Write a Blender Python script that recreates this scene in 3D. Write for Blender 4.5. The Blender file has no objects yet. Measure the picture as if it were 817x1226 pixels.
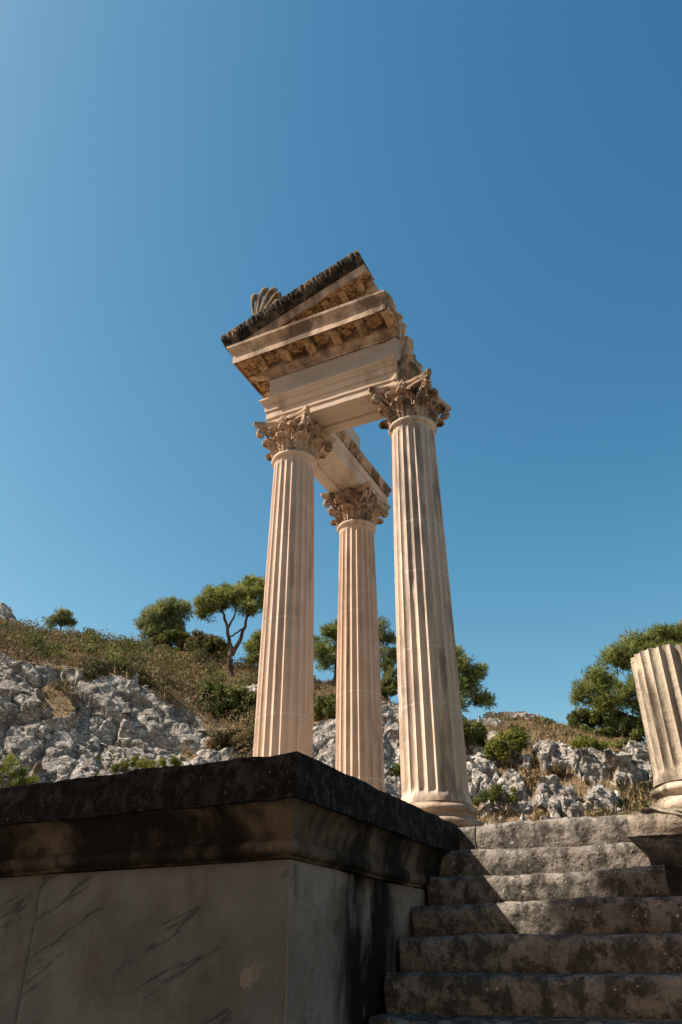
import bpy, math, random
import numpy as np
from mathutils import Vector
R = math.radians
rng = np.random.default_rng(7)
sc = bpy.context.scene
COL = sc.collection

# ------------------------------------------------------------------ noise
def _hash(i, j, k, seed):
    h = (i.astype(np.int64) * 374761393 + j.astype(np.int64) * 668265263 + k.astype(np.int64) * 2147483647 + seed * 974634777) & 0xFFFFFFFF
    h = ((h ^ (h >> 13)) * 1274126177) & 0xFFFFFFFF
    h = ((h ^ (h >> 16)) * 2246822519) & 0xFFFFFFFF
    return ((h ^ (h >> 15)) & 0xFFFFFF) / float(0xFFFFFF)
def vnoise(P, seed=0):
    P = np.asarray(P, float); I = np.floor(P).astype(np.int64); f = P - I; f = f * f * (3 - 2 * f)
    out = 0
    for a in (0, 1):
        for b in (0, 1):
            for c in (0, 1):
                w = (f[..., 0] if a else 1 - f[..., 0]) * (f[..., 1] if b else 1 - f[..., 1]) * (f[..., 2] if c else 1 - f[..., 2])
                out = out + w * _hash(I[..., 0] + a, I[..., 1] + b, I[..., 2] + c, seed)
    return out * 2 - 1
def fbm(P, octv=4, seed=0, gain=.5):
    P = np.asarray(P, float); a = 1; s = 0; t = 0
    for o in range(octv):
        s = s + a * vnoise(P * 2 ** o + o * 17.3, seed + o); t += a; a *= gain
    return s / t
def vec3noise(P, seed=0, octv=3):
    return np.stack([fbm(P, octv, seed + 11 * k) for k in range(3)], -1)
def facets(s, t, cell, seed):
    """cell-wise tilted planes: blocky broken rock.  returns height, gap to the next cell"""
    u = s / cell; v = t / cell; iu = np.floor(u); iv = np.floor(v)
    best = np.full(u.shape, 1e9); sec = np.full(u.shape, 1e9); hgt = np.zeros(u.shape)
    z = np.zeros(u.shape)
    for a in (-1, 0, 1):
        for b in (-1, 0, 1):
            ci = iu + a; cj = iv + b
            cx = ci + .5 + .9 * (_hash(ci, cj, z, seed) - .5); cy = cj + .5 + .9 * (_hash(ci, cj, z + 1, seed) - .5)
            d = np.hypot(u - cx, v - cy)
            hh = (_hash(ci, cj, z + 2, seed) - .5) + (_hash(ci, cj, z + 3, seed) - .5) * .8 * (u - cx) + (_hash(ci, cj, z + 4, seed) - .35) * .9 * (v - cy)
            m = d < best
            sec = np.where(m, best, np.minimum(sec, d)); hgt = np.where(m, hh, hgt); best = np.where(m, d, best)
    return hgt, sec - best

def domes(s, t, cell, seed, cover=.75):
    """rounded boulders of uneven size"""
    u = s / cell; v = t / cell; iu = np.floor(u); iv = np.floor(v); out = np.zeros(u.shape); z = np.zeros(u.shape)
    for a in (-1, 0, 1):
        for b in (-1, 0, 1):
            ci = iu + a; cj = iv + b
            cx = ci + .5 + .9 * (_hash(ci, cj, z, seed) - .5); cy = cj + .5 + .9 * (_hash(ci, cj, z + 1, seed) - .5)
            q = _hash(ci, cj, z + 2, seed); r0 = .35 + .5 * q; d = np.hypot((u - cx) * (.8 + .5 * _hash(ci, cj, z + 3, seed)), v - cy) / r0
            out = np.maximum(out, np.where(q < cover, np.clip(1 - d ** 2.5, 0, 1) ** .6 * (.5 + .6 * q), 0))
    return out
# ------------------------------------------------------------------ object helpers
def link(name, data, parent=None, loc=None):
    o = bpy.data.objects.new(name, data); COL.objects.link(o)
    if parent is not None: o.parent = parent
    if loc is not None: o.location = loc
    return o
def mesh(name, V, F, mat=None, parent=None, angle=35, loc=None):
    me = bpy.data.meshes.new(name)
    V = np.asarray(V, float); 
    me.from_pydata(V.tolist(), [], F if isinstance(F, list) else F.tolist())
    if angle is not None:
        me.polygons.foreach_set('use_smooth', np.ones(len(me.polygons), bool))
        if angle < 180: me.set_sharp_from_angle(angle=R(angle))
    if mat: me.materials.append(mat)
    me.update()
    return link(name, me, parent, loc)
def tag(o, label=None, cat=None, group=None, kind=None):
    for k, v in (('label', label), ('category', cat), ('group', group), ('kind', kind)):
        if v: o[k] = v
    return o
def thing(name, loc, label, cat, group=None):
    return tag(link(name, None, None, loc), label, cat, group)
def attr(o, name, vals):
    a = o.data.attributes.new(name, 'FLOAT', 'POINT'); a.data.foreach_set('value', np.asarray(vals, np.float32).ravel())

class MB:
    """collects vertices and faces for one mesh"""
    def __init__(s): s.V = []; s.F = []; s.n = 0
    def add(s, V, F):
        V = np.asarray(V, float).reshape(-1, 3); s.V.append(V)
        s.F += [tuple(int(i) + s.n for i in f) for f in F]; s.n += len(V)
    def arr(s): return np.concatenate(s.V)
def gridF(a, b, wrapb=False, wrapa=False, flip=False):
    F = []
    for i in range(a if wrapa else a - 1):
        for j in range(b if wrapb else b - 1):
            q = (i * b + j, i * b + (j + 1) % b, ((i + 1) % a) * b + (j + 1) % b, ((i + 1) % a) * b + j)
            F.append(q[::-1] if flip else q)
    return F
def lathe(prof, n=64):
    prof = np.array(prof, float); th = np.linspace(0, 2 * np.pi, n, endpoint=False)
    V = np.stack([prof[:, 0:1] * np.cos(th), prof[:, 0:1] * np.sin(th), prof[:, 1:2] + 0 * th], -1)
    F = gridF(len(prof), n, wrapb=True)
    V = V.reshape(-1, 3); F.append(tuple(range(n))[::-1]); F.append(tuple((len(prof) - 1) * n + i for i in range(n)))
    return V, F
def tube(path, rad, n=8, flat=None):
    """tapered tube along a path; flat=(axis vector, factor) squeezes it"""
    P = np.array(path, float); m = len(P); rad = np.broadcast_to(np.asarray(rad, float), (m,))
    T = np.gradient(P, axis=0); T /= np.linalg.norm(T, axis=1, keepdims=True) + 1e-9
    up = np.array([.13, .27, .95]) if abs(T[0] @ np.array([.13, .27, .95])) < .9 else np.array([1., 0, 0])
    A = np.cross(T, up); A /= np.linalg.norm(A, axis=1, keepdims=True); B = np.cross(T, A)
    th = np.linspace(0, 2 * np.pi, n, endpoint=False)
    V = P[:, None] + rad[:, None, None] * (np.cos(th)[None, :, None] * A[:, None] + np.sin(th)[None, :, None] * B[:, None])
    F = gridF(m, n, wrapb=True)
    F.append(tuple(range(n))[::-1]); F.append(tuple((m - 1) * n + i for i in range(n)))
    return V.reshape(-1, 3), F
def resample(pts, step):
    out = []
    for i in range(len(pts)):
        a = np.array(pts[i], float); b = np.array(pts[(i + 1) % len(pts)], float)
        k = max(1, int(round(np.linalg.norm(b - a) / step)))
        for j in range(k): out.append(a + (b - a) * j / k)
    return np.array(out)
def stations(pts, step):
    """pts: (x, y, dx, dy); dense interpolation"""
    out = []
    for a, b in zip(pts[:-1], pts[1:]):
        a = np.array(a, float); b = np.array(b, float)
        k = max(1, int(round(np.hypot(*(b - a)[:2]) / step)))
        # keep the offset direction constant on each leg: the corner sample carries the mitre
        for j in range(k):
            q = a + (b - a) * j / k
            out.append(q)
    out.append(np.array(pts[-1], float))
    return np.array(out)
def sweep(prof, st, pstep=.04, amp=.004, freq=6., seed=1, rough=.03, rough_ends=(True, True), warp=None):
    """closed profile (offset, z) swept along stations (x, y, dx, dy), noisy, ends capped"""
    pr = resample(prof, pstep); S, n = len(st), len(pr)
    V = np.zeros((S, n, 3))
    V[..., 0] = st[:, 0:1] + st[:, 2:3] * pr[:, 0]; V[..., 1] = st[:, 1:2] + st[:, 3:4] * pr[:, 0]; V[..., 2] = pr[:, 1]
    F = gridF(S, n, wrapb=True)
    allV = [V.reshape(-1, 3)]; base = S * n
    for e, idx in ((0, 0), (1, S - 1)):
        ring = V[idx]; c = ring.mean(0); prev = np.arange(idx * n, idx * n + n)
        outd = V[idx] - V[1 if e == 0 else S - 2]; outd = outd.mean(0); outd /= np.linalg.norm(outd) + 1e-9
        for q in (.8, .55, .3):
            rr = c + (ring - c) * q
            if rough_ends[e]: rr = rr + outd * (fbm(rr * 7, 3, seed + 5)[:, None] * rough * 2 + rough * (1 - q))
            allV.append(rr); cur = np.arange(base, base + n); base += n
            for j in range(n):
                f = (prev[j], prev[(j + 1) % n], cur[(j + 1) % n], cur[j])
                F.append(f if e == 1 else f[::-1])
            prev = cur
        F.append(tuple(prev) if e == 1 else tuple(prev[::-1]))
    V = np.concatenate(allV)
    if warp: V = warp(V)
    V = V + amp * vec3noise(V * freq, seed)
    return V, [tuple(int(i) for i in f) for f in F]

# ------------------------------------------------------------------ materials
def nodes(name):
    m = bpy.data.materials.new(name); m.use_nodes = True
    nt = m.node_tree; nt.nodes.clear()
    out = nt.nodes.new('ShaderNodeOutputMaterial'); b = nt.nodes.new('ShaderNodeBsdfPrincipled')
    nt.links.new(b.outputs[0], out.inputs[0])
    b.inputs['Specular IOR Level'].default_value = .12
    return m, nt, b, out
class NT:
    def __init__(s, nt): s.nt = nt
    def n(s, t, **k):
        x = s.nt.nodes.new(t)
        for a, v in k.items(): setattr(x, a, v)
        return x
    def l(s, a, b): s.nt.links.new(a, b)
    def coords(s, offset=True, kind='Object'):
        tc = s.n('ShaderNodeTexCoord')
        if not offset: return tc.outputs[kind]
        oi = s.n('ShaderNodeObjectInfo'); mul = s.n('ShaderNodeMath', operation='MULTIPLY'); s.l(oi.outputs['Random'], mul.inputs[0]); mul.inputs[1].default_value = 41
        add = s.n('ShaderNodeVectorMath', operation='ADD'); s.l(tc.outputs[kind], add.inputs[0]); s.l(mul.outputs[0], add.inputs[1])
        return add.outputs[0]
    def mapv(s, v, scale=(1, 1, 1), rot=(0, 0, 0)):
        m = s.n('ShaderNodeMapping'); s.l(v, m.inputs[0]); m.inputs['Scale'].default_value = scale; m.inputs['Rotation'].default_value = rot
        return m.outputs[0]
    def noise(s, v, scale, detail=5, rough=.55, dist=0.):
        x = s.n('ShaderNodeTexNoise'); s.l(v, x.inputs['Vector']); x.inputs['Scale'].default_value = scale
        x.inputs['Detail'].default_value = detail; x.inputs['Roughness'].default_value = rough; x.inputs['Distortion'].default_value = dist
        return x.outputs[0]
    def vor(s, v, scale, feature='F1'):
        x = s.n('ShaderNodeTexVoronoi', feature=feature); s.l(v, x.inputs['Vector']); x.inputs['Scale'].default_value = scale
        return x.outputs['Distance']
    def ramp(s, fac, lo, hi, a=0., b=1.):
        x = s.n('ShaderNodeMapRange', clamp=True); x.interpolation_type = 'SMOOTHSTEP'; s.l(fac, x.inputs[0])
        x.inputs[1].default_value = lo; x.inputs[2].default_value = hi; x.inputs[3].default_value = a; x.inputs[4].default_value = b
        return x.outputs[0]
    def mix(s, fac, a, b, mode='MIX'):
        x = s.n('ShaderNodeMix', data_type='RGBA', blend_type=mode)
        for i, v in ((0, fac), (6, a), (7, b)):
            if isinstance(v, (int, float)): x.inputs[i].default_value = v
            elif isinstance(v, tuple): x.inputs[i].default_value = (*v, 1)
            else: s.l(v, x.inputs[i])
        return x.outputs[2]
    def math(s, op, a, b=None):
        x = s.n('ShaderNodeMath', operation=op)
        for i, v in ((0, a), (1, b)):
            if v is None: continue
            if isinstance(v, (int, float)): x.inputs[i].default_value = v
            else: s.l(v, x.inputs[i])
        return x.outputs[0]
    def bump(s, h, strength, dist, nrm=None):
        x = s.n('ShaderNodeBump'); x.inputs['Strength'].default_value = strength; x.inputs['Distance'].default_value = dist
        s.l(h, x.inputs['Height'])
        if nrm: s.l(nrm, x.inputs['Normal'])
        return x.outputs[0]

def stone(name, base, base2, dark, s1=1.5, dlo=.5, dhi=.75, damt=.8, streak=.25, sd=2.2, pit=40., pitamt=.25, b1=.4, b2=.25, cracks=None, rust=None, joints=None, speck=None, stain=None, lo=.45):
    m, nt, bs, out = nodes(name); N = NT(nt); v = N.coords()
    col = N.mix(N.ramp(N.noise(v, s1, 6), .3, .7), base, base2)
    if rust:
        col = N.mix(N.math('MULTIPLY', N.ramp(N.noise(v, 1.7, 5, .65, .6), .55, .75), rust[3]), col, tuple(rust[:3]))
    fine = N.noise(v, 35, 6, .7)
    col = N.mix(.55, col, N.mix(fine, (lo, lo, lo), (1.12, 1.12, 1.12) if lo > .5 else (1.0, 1.0, 1.0)), 'MULTIPLY')
    dn = N.noise(N.mapv(v, (1, 1, streak)), sd, 8, .65, .3)
    col = N.mix(N.math('MULTIPLY', N.ramp(dn, dlo, dhi), damt), col, dark)
    if speck:
        sp = N.noise(v, speck[3], 4, .7)
        col = N.mix(N.ramp(sp, speck[4], speck[4] + .08), col, tuple(speck[:3]))
    if joints:
        tc = N.coords(False); sx = N.n('ShaderNodeSeparateXYZ'); N.l(tc, sx.inputs[0])
        wob = N.math('ADD', sx.outputs[2], N.math('MULTIPLY', N.noise(v, 6, 3), .02))
        for z in joints:
            d = N.math('ABSOLUTE', N.math('SUBTRACT', wob, z + .01))
            col = N.mix(N.ramp(d, .003, .013, .55, 0.), col, (.64, .57, .48))
    vp = N.vor(N.mapv(v, (1, 1, 1)), pit)
    pits = N.ramp(vp, .05, .35)
    if pitamt: col = N.mix(pitamt, col, N.mix(pits, (.35, .33, .3), (1, 1, 1)), 'MULTIPLY')
    hgt = N.math('ADD', N.noise(v, 14, 8, .65), N.math('MULTIPLY', pits, .3))
    if stain:                                     # a water-stain band: centre and half-width along object Y
        tc = N.coords(False); sx = N.n('ShaderNodeSeparateXYZ'); N.l(tc, sx.inputs[0])
        yy = N.math('ADD', sx.outputs[1], N.math('MULTIPLY', N.math('SUBTRACT', N.noise(v, 2.6, 5), .5), .55))
        d = N.math('ABSOLUTE', N.math('SUBTRACT', yy, stain[0]))
        col = N.mix(N.math('MULTIPLY', N.ramp(d, stain[1] * .4, stain[1], 1., 0.), N.ramp(N.noise(N.mapv(v, (1, 1, .3)), 5, 6), .35, .55)), col, stain[2])
    if cracks:
        cv = N.mapv(N.mapv(v, rot=(0, cracks[0], 0)), cracks[1])
        cn = N.noise(cv, cracks[2], 4, .6, .25)
        sn = N.noise(cv, 1.6, 7, .7, .4)
        col = N.mix(N.math('MULTIPLY', N.ramp(sn, .48, .72), .45), col, tuple(c * .8 for c in dark))
        ridge = N.math('ABSOLUTE', N.math('SUBTRACT', cn, .5))
        gate = N.ramp(N.noise(v, 1.15, 4, .6), .53, .62)
        ck = N.math('MULTIPLY', N.ramp(ridge, .002, .022, 1., 0.), gate)
        col = N.mix(N.math('MULTIPLY', ck, cracks[3]), col, tuple(c * .25 for c in dark))
        hgt = N.math('SUBTRACT', hgt, N.math('MULTIPLY', ck, 1.2))
    N.l(col, bs.inputs['Base Color']); bs.inputs['Roughness'].default_value = .9
    nb = N.bump(N.noise(v, 3.5, 8, .6), b1, .06)
    nb = N.bump(hgt, b2, .015, nb)
    nb = N.bump(N.noise(v, 90, 4, .7), .35, .006, nb)
    N.l(nb, bs.inputs['Normal'])
    return m

def leafmat(name, c1, c2, c3, trans=.25):
    m, nt, bs, out = nodes(name); N = NT(nt)
    a = N.n('ShaderNodeAttribute', attribute_name='tint')
    col = N.mix(N.ramp(a.outputs['Fac'], 0, .55), c1, c2)
    col = N.mix(N.ramp(a.outputs['Fac'], .5, 1.), col, c3)
    N.l(col, bs.inputs['Base Color']); bs.inputs['Roughness'].default_value = .75
    t = N.n('ShaderNodeBsdfTranslucent'); N.l(col, t.inputs[0]); mx = N.n('ShaderNodeMixShader'); mx.inputs[0].default_value = trans
    N.l(bs.outputs[0], mx.inputs[1]); N.l(t.outputs[0], mx.inputs[2]); N.l(mx.outputs[0], out.inputs[0])
    return m

M = {}
M['shaft'] = stone('pale_limestone_shaft', (.56, .42, .32), (.63, .495, .395), (.25, .18, .13), 3.0, .50, .72, .7, .10, 7.0, 60, .2, .12, .22, joints=(1.05, 2.2, 3.35), lo=.72)
M['shaft_back'] = stone('ochre_limestone_shaft', (.50, .365, .27), (.57, .44, .34), (.15, .11, .085), 3.0, .47, .70, .75, .10, 7.0, 60, .2, .12, .22, joints=(.75, 1.9, 3.1), lo=.72)
M['shaft_dirty'] = stone('stained_limestone_shaft', (.55, .43, .335), (.62, .51, .41), (.17, .14, .118), 3.0, .445, .63, .78, .14, 5.0, 50, .25, .15, .3, joints=(.95, 1.55, 2.45, 3.1), lo=.72)
M['shaft_old'] = stone('worn_limestone_stub', (.44, .365, .275), (.52, .445, .34), (.085, .063, .045), 3.0, .42, .60, .9, .12, 4.0, 40, .35, .3, .6, lo=.72)
M['base'] = stone('weathered_base_stone', (.34, .25, .19), (.44, .34, .26), (.12, .09, .07), 3, .45, .65, .7, .6, 5, 45, .3, .3, .5, lo=.72)
M['capital'] = stone('carved_capital_stone', (.43, .30, .205), (.53, .40, .29), (.13, .085, .058), 3, .48, .70, .75, .5, 4.0, 30, .35, .3, .6, lo=.72)
M['capital_dark'] = stone('sooty_capital_stone', (.38, .265, .18), (.48, .355, .255), (.06, .04, .029), 3, .45, .63, .88, .5, 3.2, 30, .35, .3, .6, lo=.72)
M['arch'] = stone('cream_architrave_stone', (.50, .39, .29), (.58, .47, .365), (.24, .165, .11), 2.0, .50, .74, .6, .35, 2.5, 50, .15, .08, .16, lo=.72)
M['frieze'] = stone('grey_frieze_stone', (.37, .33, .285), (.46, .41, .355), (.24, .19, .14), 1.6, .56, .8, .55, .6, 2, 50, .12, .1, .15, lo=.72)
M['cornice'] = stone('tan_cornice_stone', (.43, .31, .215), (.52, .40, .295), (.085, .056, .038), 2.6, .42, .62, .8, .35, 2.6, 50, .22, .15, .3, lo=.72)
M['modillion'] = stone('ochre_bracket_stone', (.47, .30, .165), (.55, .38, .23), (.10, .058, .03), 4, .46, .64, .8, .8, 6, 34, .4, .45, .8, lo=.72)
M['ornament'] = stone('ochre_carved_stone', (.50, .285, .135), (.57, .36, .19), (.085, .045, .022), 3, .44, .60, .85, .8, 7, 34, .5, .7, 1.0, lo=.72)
M['sima'] = stone('black_lichened_sima', (.13, .10, .072), (.22, .17, .125), (.016, .0145, .012), 5, .36, .56, .93, .8, 6, 35, .4, .5, .9)
M['palmette'] = stone('yellowed_palmette_stone', (.24, .185, .12), (.33, .27, .18), (.06, .05, .04), 6, .46, .64, .8, .6, 9, 60, .3, .2, .5)
M['slab'] = stone('black_lichened_slab', (.024, .022, .0195), (.058, .054, .048), (.0055, .0052, .0047), 9, .36, .56, .95, .8, 14, 55, .5, .7, 1.0, speck=(.17, .16, .14, 34, .62))
M['mould'] = stone('brown_moulding_stone', (.125, .097, .068), (.20, .16, .116), (.008, .0075, .006), 2.4, .35, .56, .95, .55, 1.9, 45, .35, .4, .7, rust=(.22, .135, .075, .5))
M['dado'] = stone('grey_dado_stone', (.150, .158, .152), (.222, .232, .226), (.085, .081, .069), 1.8, .47, .75, .7, .5, 2.2, 60, .25, .22, .5, cracks=(R(25), (.30, 1, 2.4), 1.9, .5), rust=(.23, .16, .10, .7), lo=.35)
M['dado_side'] = stone('mottled_flank_stone', (.265, .24, .205), (.37, .34, .298), (.075, .062, .048), 2.2, .47, .66, .8, .5, 3.2, 40, .35, .8, 1.0, rust=(.25, .155, .09, .5), stain=(5.42, .55, (.014, .013, .012)), lo=.35)
M['step'] = stone('pitted_step_stone', (.245, .21, .172), (.37, .33, .278), (.055, .049, .041), 5.0, .41, .58, .85, .9, 9, 22, .7, .6, 1.0, speck=(.55, .49, .41, 34, .61), lo=.25)
M['rubble'] = stone('crumbling_block_stone', (.34, .28, .21), (.42, .35, .27), (.09, .075, .06), 3, .46, .66, .8, .9, 4, 18, .5, .7, 1.0)
M['darkwall'] = stone('black_wall_stone', (.065, .055, .044), (.12, .10, .08), (.018, .016, .013), 2, .42, .62, .85, .7, 4, 40, .4, .5, .9)  # near-black tone for the right wing's wall and moulding
M['paving'] = stone('pale_bounce_paving', (.50, .42, .33), (.58, .50, .40), (.3, .24, .18), 1.5, .55, .75, .5, 1, 2, 30, .2, .3, .5)  # unseen floor, made pale to bounce warm light up at columns and soffits
M['rough'] = stone('raw_broken_stone', (.40, .27, .17), (.50, .36, .24), (.07, .048, .033), 2.5, .44, .62, .88, .8, 3.5, 22, .4, .7, 1.0, lo=.72)
M['drystone'] = stone('dry_wall_stone', (.33, .29, .24), (.42, .38, .33), (.16, .13, .10), .8, .45, .65, .7, 1, 1.2, 8, .2, .4, .5)
M['bark'] = stone('pine_bark', (.10, .07, .05), (.15, .11, .08), (.03, .022, .017), 4, .4, .6, .8, .2, 6, 20, .4, .5, .9)
M['pine'] = leafmat('pine_needles', (.075, .102, .030), (.19, .22, .062), (.345, .345, .105), .45)
M['pine_blue'] = leafmat('grey_green_needles', (.078, .105, .046), (.185, .21, .08), (.31, .305, .12), .45)
M['bush'] = leafmat('dark_bush_leaves', (.042, .060, .018), (.10, .118, .032), (.19, .19, .055), .32)
M['bright'] = leafmat('fresh_yellow_leaves', (.07, .09, .02), (.16, .17, .035), (.27, .26, .06), .35)
M['scrub'] = leafmat('dry_scrub_leaves', (.055, .060, .022), (.125, .105, .045), (.25, .165, .085))
M['straw'] = leafmat('dry_straw', (.18, .125, .062), (.26, .185, .095), (.36, .27, .14))

# ------------------------------------------------------------------ camera, sun, sky
cam = bpy.data.cameras.new('camera'); co = link('camera', cam)
cam.sensor_fit = 'VERTICAL'; cam.sensor_height = 36; cam.lens = 36 * 900 / 1226; cam.clip_end = 2000; cam.clip_start = .05
co.location = (0, 0, 0); co.rotation_euler = (R(90 + 31.3), 0, R(26))
sc.camera = co
SUN = np.array([-.78, -.45, 1.0]); SUN /= np.linalg.norm(SUN)
sun = bpy.data.lights.new('sun', 'SUN'); sun.energy = 5.0; sun.angle = R(.53); sun.color = (1.0, .90, .78)
so = link('sun', sun, None, (-20, -10, 30)); so.rotation_euler = Vector(-SUN).to_track_quat('-Z', 'Y').to_euler()
w = bpy.data.worlds.new('World'); sc.world = w; w.use_nodes = True
wt = w.node_tree; bg = wt.nodes['Background']; sky = wt.nodes.new('ShaderNodeTexSky'); sky.sky_type = 'NISHITA'; sky.sun_disc = False
sky.sun_elevation = math.asin(SUN[2]); sky.sun_rotation = math.atan2(SUN[0], SUN[1]) % (2 * math.pi)
sky.air_density = 1.0; sky.dust_density = .6; sky.ozone_density = 5.0; sky.altitude = 0
sep = wt.nodes.new('ShaderNodeSeparateColor'); com = wt.nodes.new('ShaderNodeCombineColor'); wt.links.new(sky.outputs[0], sep.inputs[0])
for i, (A_, p_) in enumerate(((3.2, 1.92), (1.32, 1.28), (.79, 1.0))):     # a deeper, more saturated summer blue
    pw = wt.nodes.new('ShaderNodeMath'); pw.operation = 'POWER'; pw.inputs[1].default_value = p_
    ml = wt.nodes.new('ShaderNodeMath'); ml.operation = 'MULTIPLY'; ml.inputs[1].default_value = A_ * .16 ** (p_ - 1)
    wt.links.new(sep.outputs[i], pw.inputs[0]); wt.links.new(pw.outputs[0], ml.inputs[0]); wt.links.new(ml.outputs[0], com.inputs[i])
wt.links.new(com.outputs[0], bg.inputs[0]); bg.inputs[1].default_value = .10
sc.view_settings.view_transform = 'Standard'; sc.view_settings.look = 'None'; sc.view_settings.gamma = 1; sc.view_settings.use_curve_mapping = False
sc.view_settings.exposure = .95
sc.render.engine = 'CYCLES'; sc.cycles.max_bounces = 6; sc.cycles.diffuse_bounces = 4; sc.cycles.transparent_max_bounces = 4

# ------------------------------------------------------------------ terrain
AZ = [-80, -60, -45, -26.1, -23.2, -20.2, -17.1, -13.9, -10.6, -7.2, -4.2, -1.2, 2.1, 4, 9, 12.1, 14.5, 16.7, 18.9, 21.1, 24, 40, 60, 80]
EC = [.10, .26, .36, .385, .372, .372, .372, .370, .362, .348, .343, .333, .318, .300, .273, .276, .272, .26, .245, .232, .218, .17, .12, .08]
BAZ = [-80, -27, -25.5, -22, -18.4, -15.9, -11.3, -9.3, -6.2, -1.2, 3.3, 8.6, 11.9, 16.5, 20.9, 23.8, 80]
BT = [.31, .333, .337, .335, .337, .325, .291, .269, .268, .285, .297, .263, .256, .240, .226, .212, .12]
HEAD = np.array([-math.sin(R(26)), math.cos(R(26))]); SIDE = np.array([math.cos(R(26)), math.sin(R(26))])
def polar(az, r):
    a = np.radians(az); return r * (np.sin(a) * SIDE[0] + np.cos(a) * HEAD[0]), r * (np.sin(a) * SIDE[1] + np.cos(a) * HEAD[1])
def crest(az): return np.interp(az, AZ, EC), np.interp(az, [-26, 24], [50, 38])
def hill_z(az, r):
    ec, Rc = crest(az)
    eb = np.minimum(np.interp(az, BAZ, BT), ec - .02); lf = np.clip((14 - az) / 26, 0, 1)      # foot, top of the rock face, crest
    r1 = 19.5 + 2.5 * lf; r2 = 25.5 + 3.5 * lf
    sg = lambda a, b: np.clip((r - a) / (b - a), 0, 1)
    e = .11 + .025 * sg(14, r1) + (eb - .135) * sg(r1, r2) + (ec - eb) * sg(r2, Rc) ** .85
    z = r * e
    z = np.where(r > Rc, Rc * ec + (r - Rc) * .06 - np.clip(r - 75, 0, None) * .45, z)
    k = np.clip((r - 10.5) / 3.5, 0, 1)
    z = np.where(r < 14, -1.75 + (14 * .11 + 1.75) * k, z)
    return np.maximum(z, -1.75)
def r_at(az, tn):
    """distance at which the slope is seen under that elevation"""
    rr = np.linspace(14, 55, 900); zz = hill_z(np.full(900, az), rr); i = np.argmax(zz / rr >= tn)
    return rr[i] if (zz / rr).max() >= tn else crest(az)[1]
azs = np.concatenate([np.linspace(-80, -31, 50, endpoint=False), np.linspace(-31, 29, 760, endpoint=False), np.linspace(29, 80, 50)])
rs = np.concatenate([np.linspace(10.5, 14, 8, endpoint=False), np.linspace(14, 18.5, 24, endpoint=False), np.linspace(18.5, 31, 310, endpoint=False), np.linspace(31, 52, 130, endpoint=False), np.linspace(52, 112, 24)])
Ag, Rg = np.meshgrid(azs, rs, indexing='ij')
X, Y = polar(Ag, Rg); Z = hill_z(Ag, Rg)
TAN = Z / Rg
P2 = np.stack([X, Y, Z], -1)
s_ = np.radians(Ag) * 27; t_ = np.concatenate([np.zeros((len(azs), 1)), np.cumsum(np.hypot(np.diff(Rg, axis=1), np.diff(Z, axis=1)), axis=1)], 1)
bt = np.interp(Ag, BAZ, BT)
n1 = fbm(np.stack([s_ / 3, t_ / 3, 0 * s_], -1), 4, 3); n2 = fbm(np.stack([s_ / 1.1, t_ / 1.4, 0 * s_], -1), 4, 31)
sm = lambda x, a, b: np.clip((x - a) / (b - a), 0, 1) ** 2 * (3 - 2 * np.clip((x - a) / (b - a), 0, 1))
rock = sm(bt - TAN + .012 * n1 + .006 * n2, -.004, .006)
leftw = sm(-Ag, 8, 13)                                  # the left cliff is nearly bare, the right hillside patchy
cover = n1 * .75 + n2 * .55 + .2 * fbm(np.stack([s_ * 2, t_ * 2, 0 * s_], -1), 2, 77)
patch = sm(cover, -.40 * leftw - .02 * (1 - leftw) - .02, .07 - .36 * leftw)
rock = rock * patch
outc = lambda a0, t0, wa, wt_: np.exp(-((Ag - a0) / wa) ** 2 - ((TAN - t0) / wt_) ** 2)
extra = outc(-25.6, .385, 2.2, .022) + outc(-6.6, .305, 1.9, .020) + .8 * outc(-20.5, .366, 1.3, .005) + .7 * outc(11, .268, 2.3, .006)
rock = np.maximum(rock, sm(extra + .25 * n2, .4, .6))
beyond = Rg > crest(Ag)[1] + 1.5
rock = np.where(beyond & (Ag > -22.5), 0, rock); rock = np.where(Rg > 60, 0, rock)
ca, sa = math.cos(R(-42)), math.sin(R(-42))
us = (s_ * ca + t_ * sa); ut = (-s_ * sa + t_ * ca)
warp1 = fbm(np.stack([s_ / 2.2, t_ / 2.2, 0 * s_], -1), 3, 9)
hL1, gL1 = facets(us / 2.6 + warp1 * .4, ut + warp1 * .4, 2.9, 8); hL2, gL2 = facets(us / 1.7 + warp1, ut, .95, 6); hL3, gL3 = facets(us / 1.2, ut, .42, 7)
hR1, gR1 = facets(s_ / 1.2 + warp1 * .6, t_, 2.2, 15); hR2, gR2 = facets(s_, t_ + warp1, .9, 16); hR3, gR3 = facets(s_, t_, .4, 17)
crk = lambda g, wdt: -np.exp(-(g / wdt) ** 2)
dl = 1.15 * hL1 + .46 * hL2 + .20 * hL3 + 0.05 * (1 - 2.2 * np.abs(fbm(np.stack([s_ * 1.6, t_ * 1.6, 0 * s_], -1), 4, 29))) + 0.035 * (1 - 2.2 * np.abs(fbm(np.stack([s_ * 4, t_ * 4, 0 * s_], -1), 3, 30))) + .06 * fbm(np.stack([s_ * 2.2, t_ * 2.2, 0 * s_], -1), 4, 22) + .35 * crk(gL1, .10) + .16 * crk(gL2, .12) + .05 * crk(gL3, .15)
rg = fbm(np.stack([s_ * 2.2, t_ * 2.2, 0 * s_], -1), 4, 21)
ridg = lambda fr, sd_: 1 - 2.2 * np.abs(fbm(np.stack([s_ * fr, t_ * fr, 0 * s_], -1), 4, sd_))
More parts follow.
